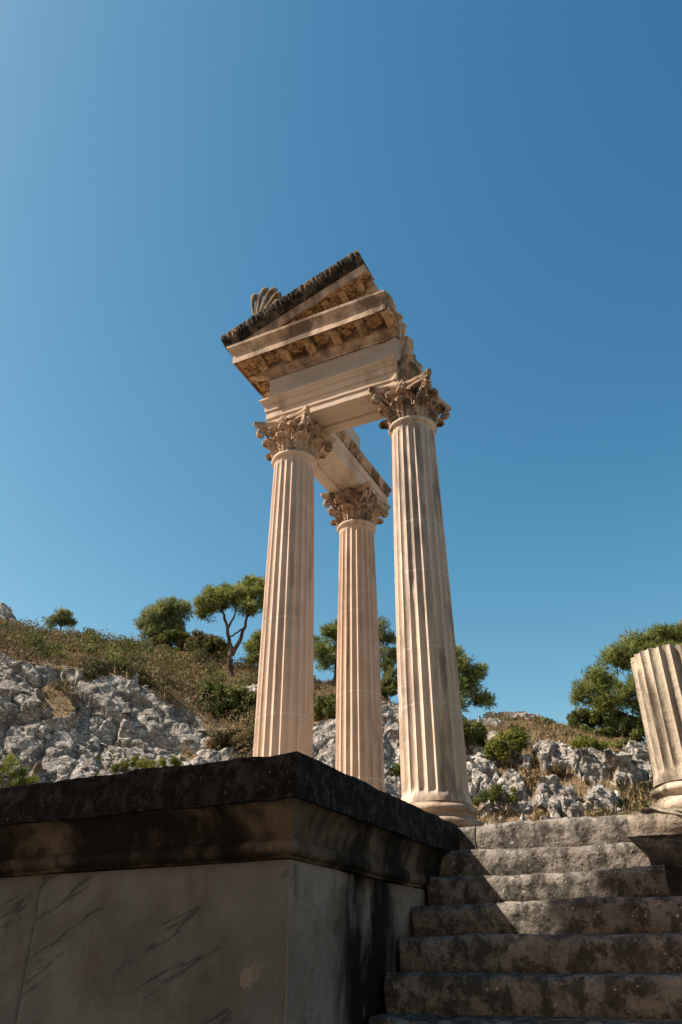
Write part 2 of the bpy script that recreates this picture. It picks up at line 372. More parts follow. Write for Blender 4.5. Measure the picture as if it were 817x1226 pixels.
dr = .42 * domes(s_ + .35 * warp1, t_ + .5 * rg, 2.0, 25) + .26 * domes(s_ + .35 * rg, t_ + .3 * warp1, .9, 26) + .14 * domes(s_, t_, .36, 27) + .35 * hR1 + .32 * hR2 + .16 * hR3 + .08 * rg + .08 * ridg(1.7, 23) + .05 * ridg(4.1, 24) + .12 * crk(gR2, .10)
disp = (dl * leftw + dr * (1 - leftw)) + .10 * fbm(np.stack([s_ * 3, t_ * 3, 0 * s_], -1), 3, 41)
soft = .35 * n1 + .12 * n2 + .05 * fbm(np.stack([s_ * 3, t_ * 3, 0 * s_], -1), 2, 43)
fade = sm(Rg, 13.5, 15.5) * sm(-Rg, -60, -50) * sm(-np.abs(Ag), -60, -34)
D = (rock * disp * .8 + (1 - rock) * soft * .5) * fade
knob = 1.0 * np.exp(-((Ag + 26.4) / 1.9) ** 2 - ((Rg - 50) / 2.5) ** 2)
rad = np.stack([X / Rg, Y / Rg], -1)
X2 = X - rad[..., 0] * D * .62; Y2 = Y - rad[..., 1] * D * .62; Z2 = Z + D * .72 + knob
na, nr = Ag.shape
VT = np.stack([X2, Y2, Z2], -1).reshape(-1, 3)
ii, jj = np.meshgrid(np.arange(na - 1), np.arange(nr - 1), indexing='ij')
q0 = (ii * nr + jj).ravel(); FT = np.stack([q0, q0 + 1, q0 + nr + 1, q0 + nr], -1)[:, ::-1]
m, nt, bs, out = nodes('hill_rock_and_soil'); N = NT(nt); v = N.coords(False)
a = N.n('ShaderNodeAttribute', attribute_name='rock')
rc = N.mix(N.ramp(N.noise(v, .55, 6), .35, .65), (.43, .395, .35), (.62, .58, .525))
rc = N.mix(N.math('MULTIPLY', N.ramp(N.noise(v, 2.6, 8, .7, .4), .45, .64), .8), rc, (.20, .18, .16))
rc = N.mix(N.math('MULTIPLY', N.ramp(N.noise(v, 1.1, 6, .7), .58, .74), .6), rc, (.34, .24, .15))
rc = N.mix(.75, rc, N.mix(N.ramp(N.noise(v, 6, 9, .78), .32, .68), (.55, .53, .50), (1.22, 1.2, 1.17)), 'MULTIPLY')
rc = N.mix(N.ramp(N.math('ABSOLUTE', N.math('SUBTRACT', N.noise(N.mapv(v, (1, 1, 1.7)), 1.8, 8, .68, .5), .5)), .0, .016, .6, 0.), rc, (.17, .145, .115))
cr = N.math('ABSOLUTE', N.math('SUBTRACT', N.noise(N.mapv(v, (1, 1, 1.7)), 1.8, 8, .68, .5), .5))
wv = N.n('ShaderNodeVectorMath', operation='ADD'); N.l(N.mapv(v, (1, 1, 2.0), (0, R(30), 0)), wv.inputs[0])
wn = N.n('ShaderNodeTexNoise'); N.l(v, wn.inputs['Vector']); wn.inputs['Scale'].default_value = 1.6; wn.inputs['Detail'].default_value = 5; N.l(wn.outputs['Color'], wv.inputs[1])
e1 = N.ramp(N.vor(wv.outputs[0], 1.5, 'DISTANCE_TO_EDGE'), 0., .07); e2 = N.ramp(N.vor(wv.outputs[0], 4.2, 'DISTANCE_TO_EDGE'), 0., .09)
joint = N.math('MULTIPLY', e1, N.math('ADD', .35, N.math('MULTIPLY', e2, .65)))
rc = N.mix(N.math('MULTIPLY', N.math('SUBTRACT', 1., joint), .7), rc, (.15, .13, .105))
hb = N.math('ADD', N.math('ADD', N.math('MULTIPLY', joint, .9), N.noise(v, 2.2, 10, .72)), N.math('MULTIPLY', N.ramp(cr, 0., .06), .35))
N.l(N.bump(N.noise(v, 14, 8, .75), .7, .04, N.bump(hb, .75, .12)), bs.inputs['Normal'])
sl = N.mix(N.ramp(N.noise(v, .8, 6), .35, .65), (.21, .145, .082), (.28, .20, .12))
sl = N.mix(N.ramp(N.noise(v, 5, 6, .7), .5, .7), sl, (.12, .095, .05))
fr = N.math('ADD', a.outputs['Fac'], N.math('MULTIPLY', N.math('SUBTRACT', N.noise(v, 3.5, 6, .7), .5), .9))
N.l(N.mix(N.ramp(fr, .35, .6), sl, rc), bs.inputs['Base Color']); bs.inputs['Roughness'].default_value = .95
M['hill'] = m
hill = mesh('hillside', VT, FT, M['hill'], None, 60); tag(hill, kind='structure'); hill.data.set_sharp_from_angle(angle=R(28)); attr(hill, 'rock', rock)
def ground_at(az, r):
    i = min(max(np.searchsorted(azs, az), 0), na - 1); j = min(max(np.searchsorted(rs, r), 0), nr - 1)
    return np.array([X2[i, j], Y2[i, j], Z2[i, j]])
gm = stone('gravel_ground', (.40, .33, .25), (.48, .40, .31), (.26, .21, .15), .5, .5, .7, .6, 1, .8, 12, .3, .3, .5)
rr = np.concatenate([[0.01], np.geomspace(1, 900, 30)]); th = np.linspace(0, 2 * np.pi, 64, endpoint=False)
GV = np.stack([rr[:, None] * np.cos(th), rr[:, None] * np.sin(th), -1.6 + 0 * rr[:, None] * th], -1)
g = mesh('ground', GV.reshape(-1, 3), gridF(len(rr), 64, wrapb=True, flip=True)[::1], gm, None, None); tag(g, kind='structure')
g.data.flip_normals() if g.data.polygons[0].normal.z < 0 else None

# ------------------------------------------------------------------ foliage helpers
def needles(cent, radii, n, L, W, up=.35, per=3, shell=.55):
    """tufts of thin blades round ellipsoid clumps; cent (k,3), radii (k,3) or scalar"""
    cent = np.atleast_2d(cent); k = len(cent); radii = np.broadcast_to(np.asarray(radii, float), (k, 3))
    idx = rng.integers(0, k, n); d = rng.normal(size=(n, 3)); d /= np.linalg.norm(d, axis=1, keepdims=True)
    rho = shell + (1 - shell) * rng.random(n) ** .6
    P = cent[idx] + d * radii[idx] * rho[:, None]
    tint = np.clip(.5 + .32 * (rng.random(k) - .5)[idx] * 2 + .18 * rng.normal(size=n), 0, 1)
    P = np.repeat(P, per, 0); dd = np.repeat(d, per, 0); tint = np.repeat(tint, per); N_ = len(P)
    dr_ = dd * .8 + rng.normal(size=(N_, 3)) * .6 + np.array([0, 0, up]); dr_ /= np.linalg.norm(dr_, axis=1, keepdims=True)
    sd = np.cross(dr_, rng.normal(size=(N_, 3))); sd /= np.linalg.norm(sd, axis=1, keepdims=True) + 1e-9
    Ls = L * (.6 + .8 * rng.random(N_))[:, None]; Ws = W * (.6 + .8 * rng.random(N_))[:, None]
    V = np.stack([P - sd * Ws, P + sd * Ws, P + dr_ * Ls], 1).reshape(-1, 3)
    return V, np.repeat(tint, 3)
def leaves(cent, radii, n, size, shell=.6, aspect=1.7):
    cent = np.atleast_2d(cent); k = len(cent); radii = np.broadcast_to(np.asarray(radii, float), (k, 3))
    idx = rng.integers(0, k, n); d = rng.normal(size=(n, 3)); d /= np.linalg.norm(d, axis=1, keepdims=True)
    P = cent[idx] + d * radii[idx] * (shell + (1 - shell) * rng.random(n) ** .6)[:, None]
    tint = np.clip(.5 + .85 * (rng.random(k) - .5)[idx] + .16 * rng.normal(size=n), 0, 1)
    nn = d + rng.normal(size=(n, 3)) * .8; a_ = np.cross(nn, rng.normal(size=(n, 3))); a_ /= np.linalg.norm(a_, axis=1, keepdims=True) + 1e-9
    b_ = np.cross(nn, a_); b_ /= np.linalg.norm(b_, axis=1, keepdims=True) + 1e-9
    sz = size * (.5 + rng.random(n))[:, None]
    V = np.stack([P - a_ * sz * aspect * .5, P + b_ * sz * .4, P + a_ * sz * aspect * .5, P - b_ * sz * .4], 1).reshape(-1, 3)
    return V, np.repeat(tint, 4)
def tri_obj(name, V, tint, per, mat, parent=None, loc=None):
    F = np.arange(len(V)).reshape(-1, per)
    me = bpy.data.meshes.new(name); nF = len(F)
    me.vertices.add(len(V)); me.vertices.foreach_set('co', V.astype(np.float32).ravel())
    me.loops.add(nF * per); me.loops.foreach_set('vertex_index', F.astype(np.int32).ravel())
    me.polygons.add(nF); me.polygons.foreach_set('loop_start', np.arange(0, nF * per, per, dtype=np.int32))
    me.update(calc_edges=True); me.materials.append(mat)
    o = link(name, me, parent, loc); attr(o, 'tint', tint); return o
def clumps_of(lobes, per_lobe, csize):
    """small clumps on the upper shell of each lobe (centre, radii)"""
    C = []; S = []
    for c, r_ in lobes:
        c = np.array(c, float); r_ = np.array(r_, float)
        k = max(4, int(per_lobe * (r_[0] * r_[1] * r_[2]) ** .55))
        d = rng.normal(size=(k, 3)); d /= np.linalg.norm(d, axis=1, keepdims=True); d[:, 2] = np.where(d[:, 2] < -.45, -d[:, 2], d[:, 2])
        C.append(c + d * r_ * (.45 + .55 * rng.random(k) ** .5)[:, None]); S.append(csize * (.65 + .7 * rng.random(k)))
    return np.concatenate(C), np.concatenate(S)
def bend(a, b, k=7, j=.12, sag=0.):
    a = np.array(a, float); b = np.array(b, float); t = np.linspace(0, 1, k)[:, None]; L = np.linalg.norm(b - a)
    p = a + (b - a) * t; off = rng.normal(size=(k, 3)) * j * L * .25; off[0] = 0; off[-1] = 0
    p[:, 2] += sag * L * (t[:, 0] * (1 - t[:, 0])) * 4
    return p + off
def pine(loc, label, group, trunks, limbs, lobes, mat, per_lobe=26, csize=.34, dens=70, L=.24, W=.028, trunk_r=.14, name='pine_tree', twigs=True):
    """trunks: list of (path, r0, r1); limbs go from a trunk point to each lobe"""
    t = thing(name, loc, label, 'tree', group)
    mb = MB()
    for path, r0, r1 in trunks:
        p = np.array(path, float); tt = np.linspace(0, 1, 3 * len(p)); u = np.linspace(0, 1, len(p))
        p = np.stack([np.interp(tt, u, p[:, i]) for i in range(3)], -1)
        p = p + rng.normal(size=p.shape) * r1 * .45 * np.minimum(1, tt * 4)[:, None]
        mb.add(*tube(p, np.linspace(r0, r1, len(p)) * (1 + .25 * np.exp(-tt * 14)), 8))
    cc, cs = clumps_of(lobes, per_lobe, csize)
    ends = [np.array(p[-1], float) for p, *_ in trunks]
    allp = np.concatenate([np.array(p, float)[len(p) // 2:] for p, *_ in trunks])
    for (c, r_) in lobes:
        a0 = allp[np.argmin(np.linalg.norm(allp - np.array(c), axis=1) + .8 * np.clip(allp[:, 2] - c[2], 0, None))]
        mb.add(*tube(bend(a0, c, 7, .3, .05), np.linspace(.055, .02, 7), 6))
    if twigs:
        lc = np.array([c for c, _ in lobes])
        for c in cc[::2]:
            b0 = lc[np.argmin(np.linalg.norm(lc - c, axis=1))]
            mb.add(*tube(bend(b0 - (c - b0) * .15, c, 4, .25), np.linspace(.018, .008, 4), 4))
    mesh('trunk', mb.arr(), mb.F, M['bark'], t, 80)
    V, tint = needles(cc, np.stack([cs, cs, cs * .8], -1) * 1.22, int(len(cc) * dens * .85), L, W * .8, shell=.0)
    tri_obj('crown', V, tint, 3, mat, t)
    return t
def shrub(loc, label, lobes, mat, n=2600, size=.11, group=None, name='shrub', csize=.2, per=22, up=None):
    t = thing(name, loc, label, 'shrub', group)
    cc, cs = clumps_of(lobes, per * 2.6, csize * 1.15)
    V, tint = leaves(cc, np.stack([cs, cs, cs], -1), int(n * 2.4), size, .15)
    tri_obj('foliage', V, tint, 4, mat, t)
    mb = MB()
    for c, r_ in lobes[:6]:
        for k in range(3): mb.add(*tube(bend((0, 0, -.15), np.array(c) + rng.normal(size=3) * np.array(r_) * .4, 5, .3), np.linspace(.03, .008, 5), 5))
    mesh('stem', mb.arr(), mb.F, M['bark'], t, 80)
    return t
# camera-facing side directions on the hill for laying out crowns: a along the slope to the right, b away
def lay(a, b, z): return (a * SIDE[0] + b * HEAD[0], a * SIDE[1] + b * HEAD[1], z)
def lob(a, b, z, ra, rb, rz): return (lay(a, b, z), (max(ra, rb) * .5 + min(ra, rb) * .5, max(ra, rb) * .5 + min(ra, rb) * .5, rz)) if False else (lay(a, b, z), (ra, rb, rz))

exec_order = []
# --- pines on the ridge
g0 = ground_at(-8.7, r_at(-8.7, .340))
pine(g0 + [0, 0, -.2], 'tall umbrella pine with a forked bare trunk on the ridge left of the columns', 'pines along the ridge',
     [([lay(0, 0, 0), lay(-.05, 0, .8), lay(-.02, 0, 1.6), lay(.0, 0, 2.0)], .20, .16),
      ([lay(0, 0, 1.5), lay(-.25, .1, 2.4), lay(-.45, .1, 3.3), lay(-.75, .1, 4.2), lay(-1.0, .1, 4.7)], .14, .05),
      ([lay(0, 0, 1.5), lay(.42, -.1, 2.3), lay(.65, -.1, 3.2), lay(.80, -.1, 4.2), lay(1.0, -.1, 5.2)], .13, .05),
      ([lay(-.4, .1, 3.1), lay(.0, .0, 4.0), lay(.05, .0, 4.9)], .07, .03), ([lay(.62, -.1, 3.1), lay(.1, 0, 2.75), lay(-.28, 0, 2.5)], .05, .05),
      ([lay(.75, -.1, 3.8), lay(1.5, -.2, 4.6), lay(1.9, -.2, 5.1)], .05, .02)], None,
     [lob(-1.5, 0, 4.75, .95, .9, .78), lob(-.75, .3, 5.1, .9, .9, .72), lob(-1.75, -.2, 4.1, .55, .5, .45), lob(-.1, -.3, 4.9, .65, .7, .55), lob(-1.0, -.2, 4.3, .6, .6, .4),
      lob(.75, .1, 5.65, .95, .95, .75), lob(1.55, -.1, 5.3, .85, .9, .78), lob(1.9, .1, 4.6, .6, .6, .5), lob(.75, -.5, 4.05, .62, .6, .42), lob(.4, .3, 5.2, .7, .7, .4)],
     M['pine'], 30, .32, 62)
g0 = ground_at(-14.2, 48.0)
pine(g0 + [0, 0, -.3], 'round dense pine on the ridge, the one left of the forked umbrella pine', 'pines along the ridge',
     [([lay(0, 0, 0), lay(.1, 0, 1.0), lay(0, 0, 2.2)], .16, .05), ([lay(.1, 0, .8), lay(.9, 0, 1.2), lay(1.7, 0, 1.3)], .06, .02)], None,
     [lob(-.2, 0, 2.6, 1.3, 1.2, 1.0), lob(.55, 0, 3.2, 1.05, 1.0, .8), lob(-1.0, 0, 1.9, 1.0, 1.0, .7), lob(.8, 0, 2.0, .8, .9, .7), lob(1.5, 0, 1.25, .7, .6, .25), lob(0, -.2, 1.4, 1.2, 1.0, .5)],
     M['pine_blue'], 34, .33, 66, W=.026)
g0 = ground_at(-21.8, 49.8)
pine(g0 + [0, 0, .45], 'small grey-green pine alone on the far left crest beside the rock knob', 'pines along the ridge',
     [([lay(0, 0, 0), lay(.05, 0, .6), lay(0, 0, 1.3)], .07, .02)], None,
     [lob(0, 0, 1.1, .6, .6, .5), lob(-.5, 0, .75, .5, .5, .35), lob(.5, 0, .75, .45, .5, .35)], M['pine_blue'], 40, .24, 70, .18, .022)
g0 = ground_at(-6.5, 45.5)
pine(g0 + [0, 0, -.2], 'bushy young pine right beside the left column shaft on the ridge', 'pines along the ridge',
     [([lay(0, 0, 0), lay(.05, 0, 1.2), lay(0, 0, 2.4)], .1, .03)], None,
     [lob(0, 0, 2.2, .7, .7, .55), lob(-.35, 0, 1.5, .7, .7, .5), lob(.45, 0, 1.4, .8, .7, .6), lob(0, -.2, .8, .9, .7, .4)], M['pine'], 38, .28, 66)
g0 = ground_at(-.6, 44.6)
pine(g0 + [0, 0, -.2], 'loose pine seen between the left column and the back column', 'pines along the ridge',
     [([lay(0, 0, 0), lay(.1, 0, 1.5), lay(.2, 0, 3.0), lay(.3, 0, 4.0)], .15, .04)], None,
     [lob(.3, 0, 3.9, .8, .8, .6), lob(-.5, 0, 3.5, .9, .8, .6), lob(-.8, 0, 2.4, .8, .7, .5), lob(.5, 0, 2.6, .9, .8, .6), lob(-.2, -.3, 1.7, .9, .7, .45)], M['pine'], 27, .3, 60)
g0 = ground_at(3.5, 42.)
pine(g0 + [0, 0, -.2], 'slim blue-green pine seen between the back column and the right column', 'pines along the ridge',
     [([lay(0, 0, 0), lay(.0, 0, 1.8), lay(-.1, 0, 3.6), lay(-.2, 0, 4.9)], .13, .03)], None,
     [lob(-.3, 0, 4.7, .6, .6, .5), lob(0, 0, 4.0, .7, .6, .5), lob(.3, 0, 3.1, .7, .7, .5), lob(-.3, 0, 2.4, .8, .7, .5), lob(.3, -.2, 1.6, .8, .7, .5)], M['pine_blue'], 26, .28, 56)
g0 = ground_at(9.3, 41.)
pine(g0 + [0, 0, -.4], 'bushy pine on the ridge just right of the right fluted column', 'pines along the ridge',
     [([lay(-.4, 0, 0), lay(-.4, 0, 1.4), lay(-.5, 0, 2.8), lay(-.6, 0, 4.0)], .16, .04)], None,
     [lob(-.6, 0, 4.2, .85, .8, .65), lob(-.2, 0, 3.4, .95, .9, .6), lob(-.9, 0, 3.0, .9, .9, .7), lob(.55, 0, 2.9, .75, .7, .45), lob(.95, -.1, 3.35, .4, .4, .22), lob(.1, -.2, 2.1, 1.1, .9, .6), lob(.8, 0, 1.7, .7, .7, .45), lob(-.8, -.2, 1.4, 1.0, .9, .5)],
     M['pine'], 28, .31, 62)
g0 = ground_at(24.3, 38.8)
pine(g0 + [0, 0, -.4], 'large spreading pine with drooping side branches behind the broken column stub', 'pines along the ridge',
     [([lay(.8, 0, 0), lay(.7, 0, 1.6), lay(.4, 0, 3.2), lay(.6, 0, 4.6), lay(.9, 0, 5.8)], .26, .06), ([lay(.5, 0, 2.6), lay(-1.0, 0, 3.1), lay(-2.6, -.1, 3.0), lay(-3.8, -.1, 3.1)], .1, .03),
      ([lay(.45, 0, 3.1), lay(-.6, -.4, 4.2), lay(-1.4, -.5, 5.0)], .09, .03), ([lay(.7, 0, 1.9), lay(-.7, -.4, 2.4), lay(-2.2, -.5, 2.3)], .07, .02)], None,
     [lob(-4.1, 0, 3.3, .8, .8, .6), lob(-3.3, .2, 3.95, .85, .9, .55), lob(-3.6, -.2, 2.7, .8, .8, .4), lob(-2.3, 0, 3.3, .9, .9, .5), lob(-2.2, 0, 4.9, 1.0, 1.0, .7), lob(-1.2, .2, 5.6, 1.1, 1.1, .75),
      lob(0.1, 0, 6.0, 1.1, 1.1, .7), lob(-.3, -.4, 4.9, 1.2, 1.0, .7), lob(1.4, 0, 6.1, 1.2, 1.2, .75), lob(1.8, 0, 5.0, 1.3, 1.2, .8), lob(2.7, 0, 4.4, 1.2, 1.2, .8), lob(-1.3, -.5, 3.9, .9, .9, .5), lob(.8, -.6, 3.9, 1.0, .9, .6), lob(-1.6, -.3, 2.6, .8, .8, .3), lob(3.2, 0, 3.3, 1.2, 1.1, .7)],
     M['pine'], 27, .34, 66, L=.26)

# --- shrubs one can tell apart
def sh(az, r, label, lobes, mat, n, size=.11, name='shrub', dz=0., **k):
    """az: bearing, r: distance if above 1, else the elevation (rise over distance) on the slope"""
    k0 = 1.
    if r < 1: r = r_at(az, r); k0 = r / 30
    p = ground_at(az, r) + np.array([0, 0, dz])
    lobes = [(tuple(np.array(c) * k0), tuple(np.array(q) * k0)) for c, q in lobes]
    return shrub(p, label, lobes, mat, n, size * k0 * .75, name=name, **k)
sh(-13.4, 46.4, 'olive green shrub on the ridge below the round pine', [lob(0, 0, .7, .9, .8, .6), lob(-.7, 0, .5, .7, .7, .45), lob(.6, 0, .8, .6, .6, .5)], M['bush'], 3400)
sh(-11.4, 45.9, 'light green bushy shrub between the round pine and the umbrella pine', [lob(0, 0, 1.0, .8, .8, .7), lob(.9, 0, .8, .8, .7, .6), lob(-.7, 0, .7, .6, .7, .5)], M['scrub'], 3800)
sh(-10.2, 45.6, 'dark green shrub to the left of the forked trunk', [lob(0, 0, .9, .7, .7, .7), lob(.7, 0, .6, .6, .6, .5)], M['bush'], 3000)
sh(-8.5, .282, 'dark glossy bush growing on the rock face left of the left column', [lob(0, 0, .7, .8, .7, .55), lob(-.75, 0, .95, .6, .6, .5), lob(.6, 0, .55, .7, .6, .45), lob(-.2, -.2, .3, .9, .5, .3)], M['bush'], 5200, .10)
sh(12.2, .214, 'rounded yellow-green bush among the white boulders on the right', [lob(0, 0, .75, .65, .6, .6), lob(.35, 0, 1.05, .4, .4, .4), lob(-.4, 0, .5, .5, .5, .4)], M['bright'], 4200, .075, csize=.15)
sh(9.8, .224, 'dark bush half hidden by the right column, beside boulders', [lob(0, 0, .6, .6, .5, .5), lob(-.4, 0, .8, .5, .5, .45)], M['bush'], 2600, .09)
sh(11.4, .162, 'low green bush just above the top stair step', [lob(0, 0, .45, .65, .5, .45), lob(-.5, 0, .3, .5, .5, .35)], M['bush'], 2200, .055, csize=.11)
sh(-23.6, .185, 'bright yellow-green leafy bush at the far left edge above the podium', [lob(-.3, 0, .75, 1.0, .7, .7), lob(.6, 0, .4, .7, .6, .45), lob(-1.4, 0, 1.1, 1.0, .8, .8), lob(.3, 0, .1, 1.3, .7, .4)], M['bright'], 5200, .06, csize=.14)
for az, r_, l in ((-12.6, .214, 'bright leafy weed showing over the podium edge, nearest the left column'), (-14.6, .208, 'small bright leafy weed showing over the podium edge, middle left')):
    sh(az, r_, l, [lob(0, 0, .35, .7, .4, .3), lob(-.7, 0, .2, .6, .4, .25)], M['bright'], 2200, .05, csize=.11)
sh(-7.6, .24, 'brown dry shrub directly left of the left column shaft', [lob(0, 0, .4, .7, .5, .35), lob(-.7, 0, .3, .5, .5, .3)], M['scrub'], 3200, .08)
sh(-1.0, .282, 'dark shrub between the left column and the back column', [lob(0, 0, .5, .6, .5, .45), lob(.5, 0, .4, .5, .5, .4)], M['bush'], 2800, .09)
sh(3.6, 40.6, 'dark thicket at the foot of the slim blue-green pine', [lob(0, 0, .8, .8, .6, .7), lob(-.6, 0, .6, .6, .6, .5)], M['bush'], 3400, .11)
sh(18.8, 39.0, 'dark green thicket under the drooping pine branches', [lob(-.6, 0, .8, .9, .7, .6), lob(.5, 0, .9, .9, .7, .7), lob(1.4, 0, .6, .8, .7, .5)], M['bush'], 5200)
sh(20.4, 37.6, 'fresh green bush beneath the large spreading pine, right of the thicket', [lob(0, 0, .6, .9, .7, .6), lob(.9, 0, .7, .8, .7, .6), lob(-.8, 0, .4, .6, .6, .4)], M['bush'], 4600)
sh(17.6, .205, 'small yellowish bush on dry grass between boulders', [lob(0, 0, .3, .5, .4, .3), lob(.5, 0, .3, .4, .4, .25)], M['bright'], 1800, .06, csize=.12)

# --- scrub, dry grass: masses nobody could count
def scatter(n, az0, az1, test):
    az = rng.uniform(az0, az1, n); r_ = np.sqrt(rng.uniform(15 ** 2, 53 ** 2, n)); keep = test(az, r_)
    ia = np.clip(np.searchsorted(azs, az), 0, na - 1); ir = np.clip(np.searchsorted(rs, r_), 0, nr - 1)
    keep &= (r_ < crest(az)[1] + 4)
    ia, ir = ia[keep], ir[keep]
    return np.stack([X2[ia, ir], Y2[ia, ir], Z2[ia, ir]], -1), rock[ia, ir], az[keep], TAN[ia, ir], bt[ia, ir]
p, rk, az, tn, b_ = scatter(9000, -34, 32, lambda a_, r_: a_ < 99)
dn = fbm(np.stack([p[:, 0] / 2.5, p[:, 1] / 2.5, p[:, 2] * 0], -1), 3, 91)
keep = (rk < .35) & (rng.random(len(p)) < np.where(az < -5, .34, .13) * (1 + 1.6 * dn)) & ~((np.abs(az + 8.4) < .9) & (tn < .345))
p = p[keep]; azk = az[keep]; hsz = np.where(azk < -5, .50, .26) * (.35 + 1.25 * rng.random(len(p)) ** 1.8)
V, tint = leaves(p + np.stack([0 * hsz, 0 * hsz, hsz * .45], -1), np.stack([hsz * 1.25, hsz * 1.25, hsz], -1), len(p) * 190, .075, .35)
sb = tri_obj('scrub_undergrowth', V, tint, 4, M['scrub']); tag(sb, 'brown and olive scrub covering the hillside above the rock', 'undergrowth', kind='stuff')
p, rk, az, tn, b_ = scatter(1500, -34, 32, lambda a_, r_: a_ < 99)
keep = (rk < .3) & (rng.random(len(p)) < np.where(az < -5, .16, .05)) & ~((np.abs(az + 8.4) < 1.2) & (tn < .352)); p = p[keep]; hsz = np.where(az[keep] < -5, .62, .38) * (.5 + .9 * rng.random(len(p)))
sub = np.repeat(p, 5, 0) + rng.normal(size=(len(p) * 5, 3)) * np.repeat(hsz, 5)[:, None] * np.array([.55, .55, .22]) + np.array([0, 0, .25]); hs = np.repeat(hsz, 5) * .5
V, tint = leaves(sub, np.stack([hs * 1.1, hs * 1.1, hs], -1), len(sub) * 130, .075, .3)
sb = tri_obj('green_scrub', V, tint, 4, M['bush']); tag(sb, 'darker green scrub clumps standing out of the brown scrub', 'undergrowth', kind='stuff')
p, rk, az, tn, b_ = scatter(42000, -34, 32, lambda a_, r_: a_ < 99)
keep = (rk < .5) & (rng.random(len(p)) < np.where(az < -6, .35, .6)); p = p[keep]; k = len(p); per = 7
q = np.repeat(p, per, 0) + rng.normal(size=(k * per, 3)) * np.array([.09, .09, .01]); d = rng.normal(size=(k * per, 3)) * .35; d[:, 2] = 1
L_ = (.12 + .24 * rng.random(k * per))[:, None]; sd = rng.normal(size=(k * per, 3)); sd[:, 2] = 0; sd /= np.linalg.norm(sd, axis=1, keepdims=True)
V = np.stack([q - sd * .022, q + sd * .022, q + d * L_], 1).reshape(-1, 3)
gr = tri_obj('dry_grass', V, np.repeat(np.clip(.5 + .3 * rng.normal(size=k * per), 0, 1), 3), 3, M['straw']); tag(gr, 'straw coloured dry grass between the hillside rocks', 'grass', kind='stuff')
# loose stones lying on the slope
mb = MB(); p, rk, az, tn, b_ = scatter(5000, -31, 29, lambda a_, r_: a_ < 99)
keep = (rk > .4) | (rng.random(len(p)) < .12); p = p[keep][:2600]
OCT = np.array([[1, 0, 0], [-1, 0, 0], [0, 1, 0], [0, -1, 0], [0, 0, 1], [0, 0, -1.]]); OF = [(0, 2, 4), (2, 1, 4), (1, 3, 4), (3, 0, 4), (2, 0, 5), (1, 2, 5), (3, 1, 5), (0, 3, 5)]
for c in p:
    s0 = .05 + .22 * random.Random(int(c[0] * 1e4)).random() ** 3
    mb.add(c + OCT * s0 * (1 + .5 * rng.normal(size=(6, 1))) + rng.normal(size=(6, 3)) * s0 * .25, OF)
rb = mesh('loose_rubble', mb.arr(), mb.F, M['hill'], None, None); attr(rb, 'rock', np.ones(mb.n)); tag(rb, 'loose pale stones strewn over the rock slope', 'rubble', kind='stuff')
# --- dry stone wall on the right crest
mb = MB()
for i in range(170):
    az_ = 11.0 + 5.4 * rng.random(); g0 = ground_at(az_, 40.5 + .25 * rng.random()); lev = rng.integers(0, 4) if az_ < 14.8 else rng.integers(0, 2)
    c = g0 + np.array([0, 0, .05 + .13 * lev]); s0 = .13 + .1 * rng.random()
    mb.add(c + np.array([[x, y, z] for x in (-1, 1) for y in (-1, 1) for z in (-.55, .55)]) * s0 * (1 + .2 * rng.normal(size=(8, 3))), [(0, 1, 3, 2), (4, 6, 7, 5), (0, 4, 5, 1), (2, 3, 7, 6), (0, 2, 6, 4), (1, 5, 7, 3)])
dw = mesh('dry_stone_wall', mb.arr(), mb.F, M['drystone'], None, None); tag(dw, 'low ruined dry-stone wall along the crest between the two right pines', 'wall')

# ------------------------------------------------------------------ podium (left wing), stairs, right wing
pod = thing('podium_wing', (0, 0, -1.6), 'massive stone podium wing with dark lichened top slab, left of the stairs', 'podium')
OFF = (0, 0, 1.6)
KX, KY = .14, .22            # how far the slab oversails the flank and the front
def wing(prof, step, x_end=-9.5, y_end=7.0, **k):
    st = stations([(x_end, 4.19, 0, -KY), (-2.37 - .0, 4.19, 0, -KY)], step)
    st2 = stations([(-2.37, 4.19, KX, 0), (-2.37, y_end, KX, 0)], step)
    st = np.concatenate([st[:-1], [[-2.37, 4.19, KX, -KY]], st2[1:]])
    return sweep(prof, st, **k)
V, F = wing([(1, .853), (1, 1.085), (.96, 1.105), (-1.5, 1.105), (-1.5, .853)], .03, pstep=.03, amp=.016, freq=5, seed=3)
V[:, 2] += .012 * fbm(V * np.array([1.5, 1.5, .5]), 3, 19)
mesh('cover_slab', V + OFF, F, M['slab'], pod, 45)
V, F = wing([(0, .552), (.14, .552), (.14, .568), (.26, .572), (.38, .588), (.42, .612), (.38, .638), (.27, .655), (.17, .662), (.17, .675), (.22, .70), (.32, .75), (.47, .80), (.66, .835), (.84, .850), (-1.2, .850), (-1.2, .552)], .03, pstep=.02, amp=.008, freq=5, seed=4)
mesh('cornice_moulding', V + OFF, F, M['mould'], pod, 50)
for xa, xb, yy in ((-9.5, -4.305, 4.196), (-4.30, -2.374, 4.19)):
    V, F = sweep([(-.006, -1.7), (0, -1.6), (0, .54), (-.006, .548), (-.3, .548), (-.3, -1.7)], stations([(xa, yy + .008, 0, -1), (xa + .012, yy, 0, -1), (xb - .008, yy, 0, -1), (xb, yy + .004, 0, -1)], .05), .05, .004, 2.5, 5, 0)
    mesh('front_dado', V + OFF, F, M['dado'], pod, 40)
st = stations([(-2.37, 4.193, 1, 0), (-2.37, 7.6, 1, 0)], .05)
def rough_flank(V):
    k = np.clip((V[:, 1] - 4.55) / .5, 0, 1) * (V[:, 0] > -2.4)
    V = V.copy(); V[:, 0] += -k * .06 * (.5 + 1.4 * fbm(V * np.array([3, 3, 1.6]), 5, 61)); return V
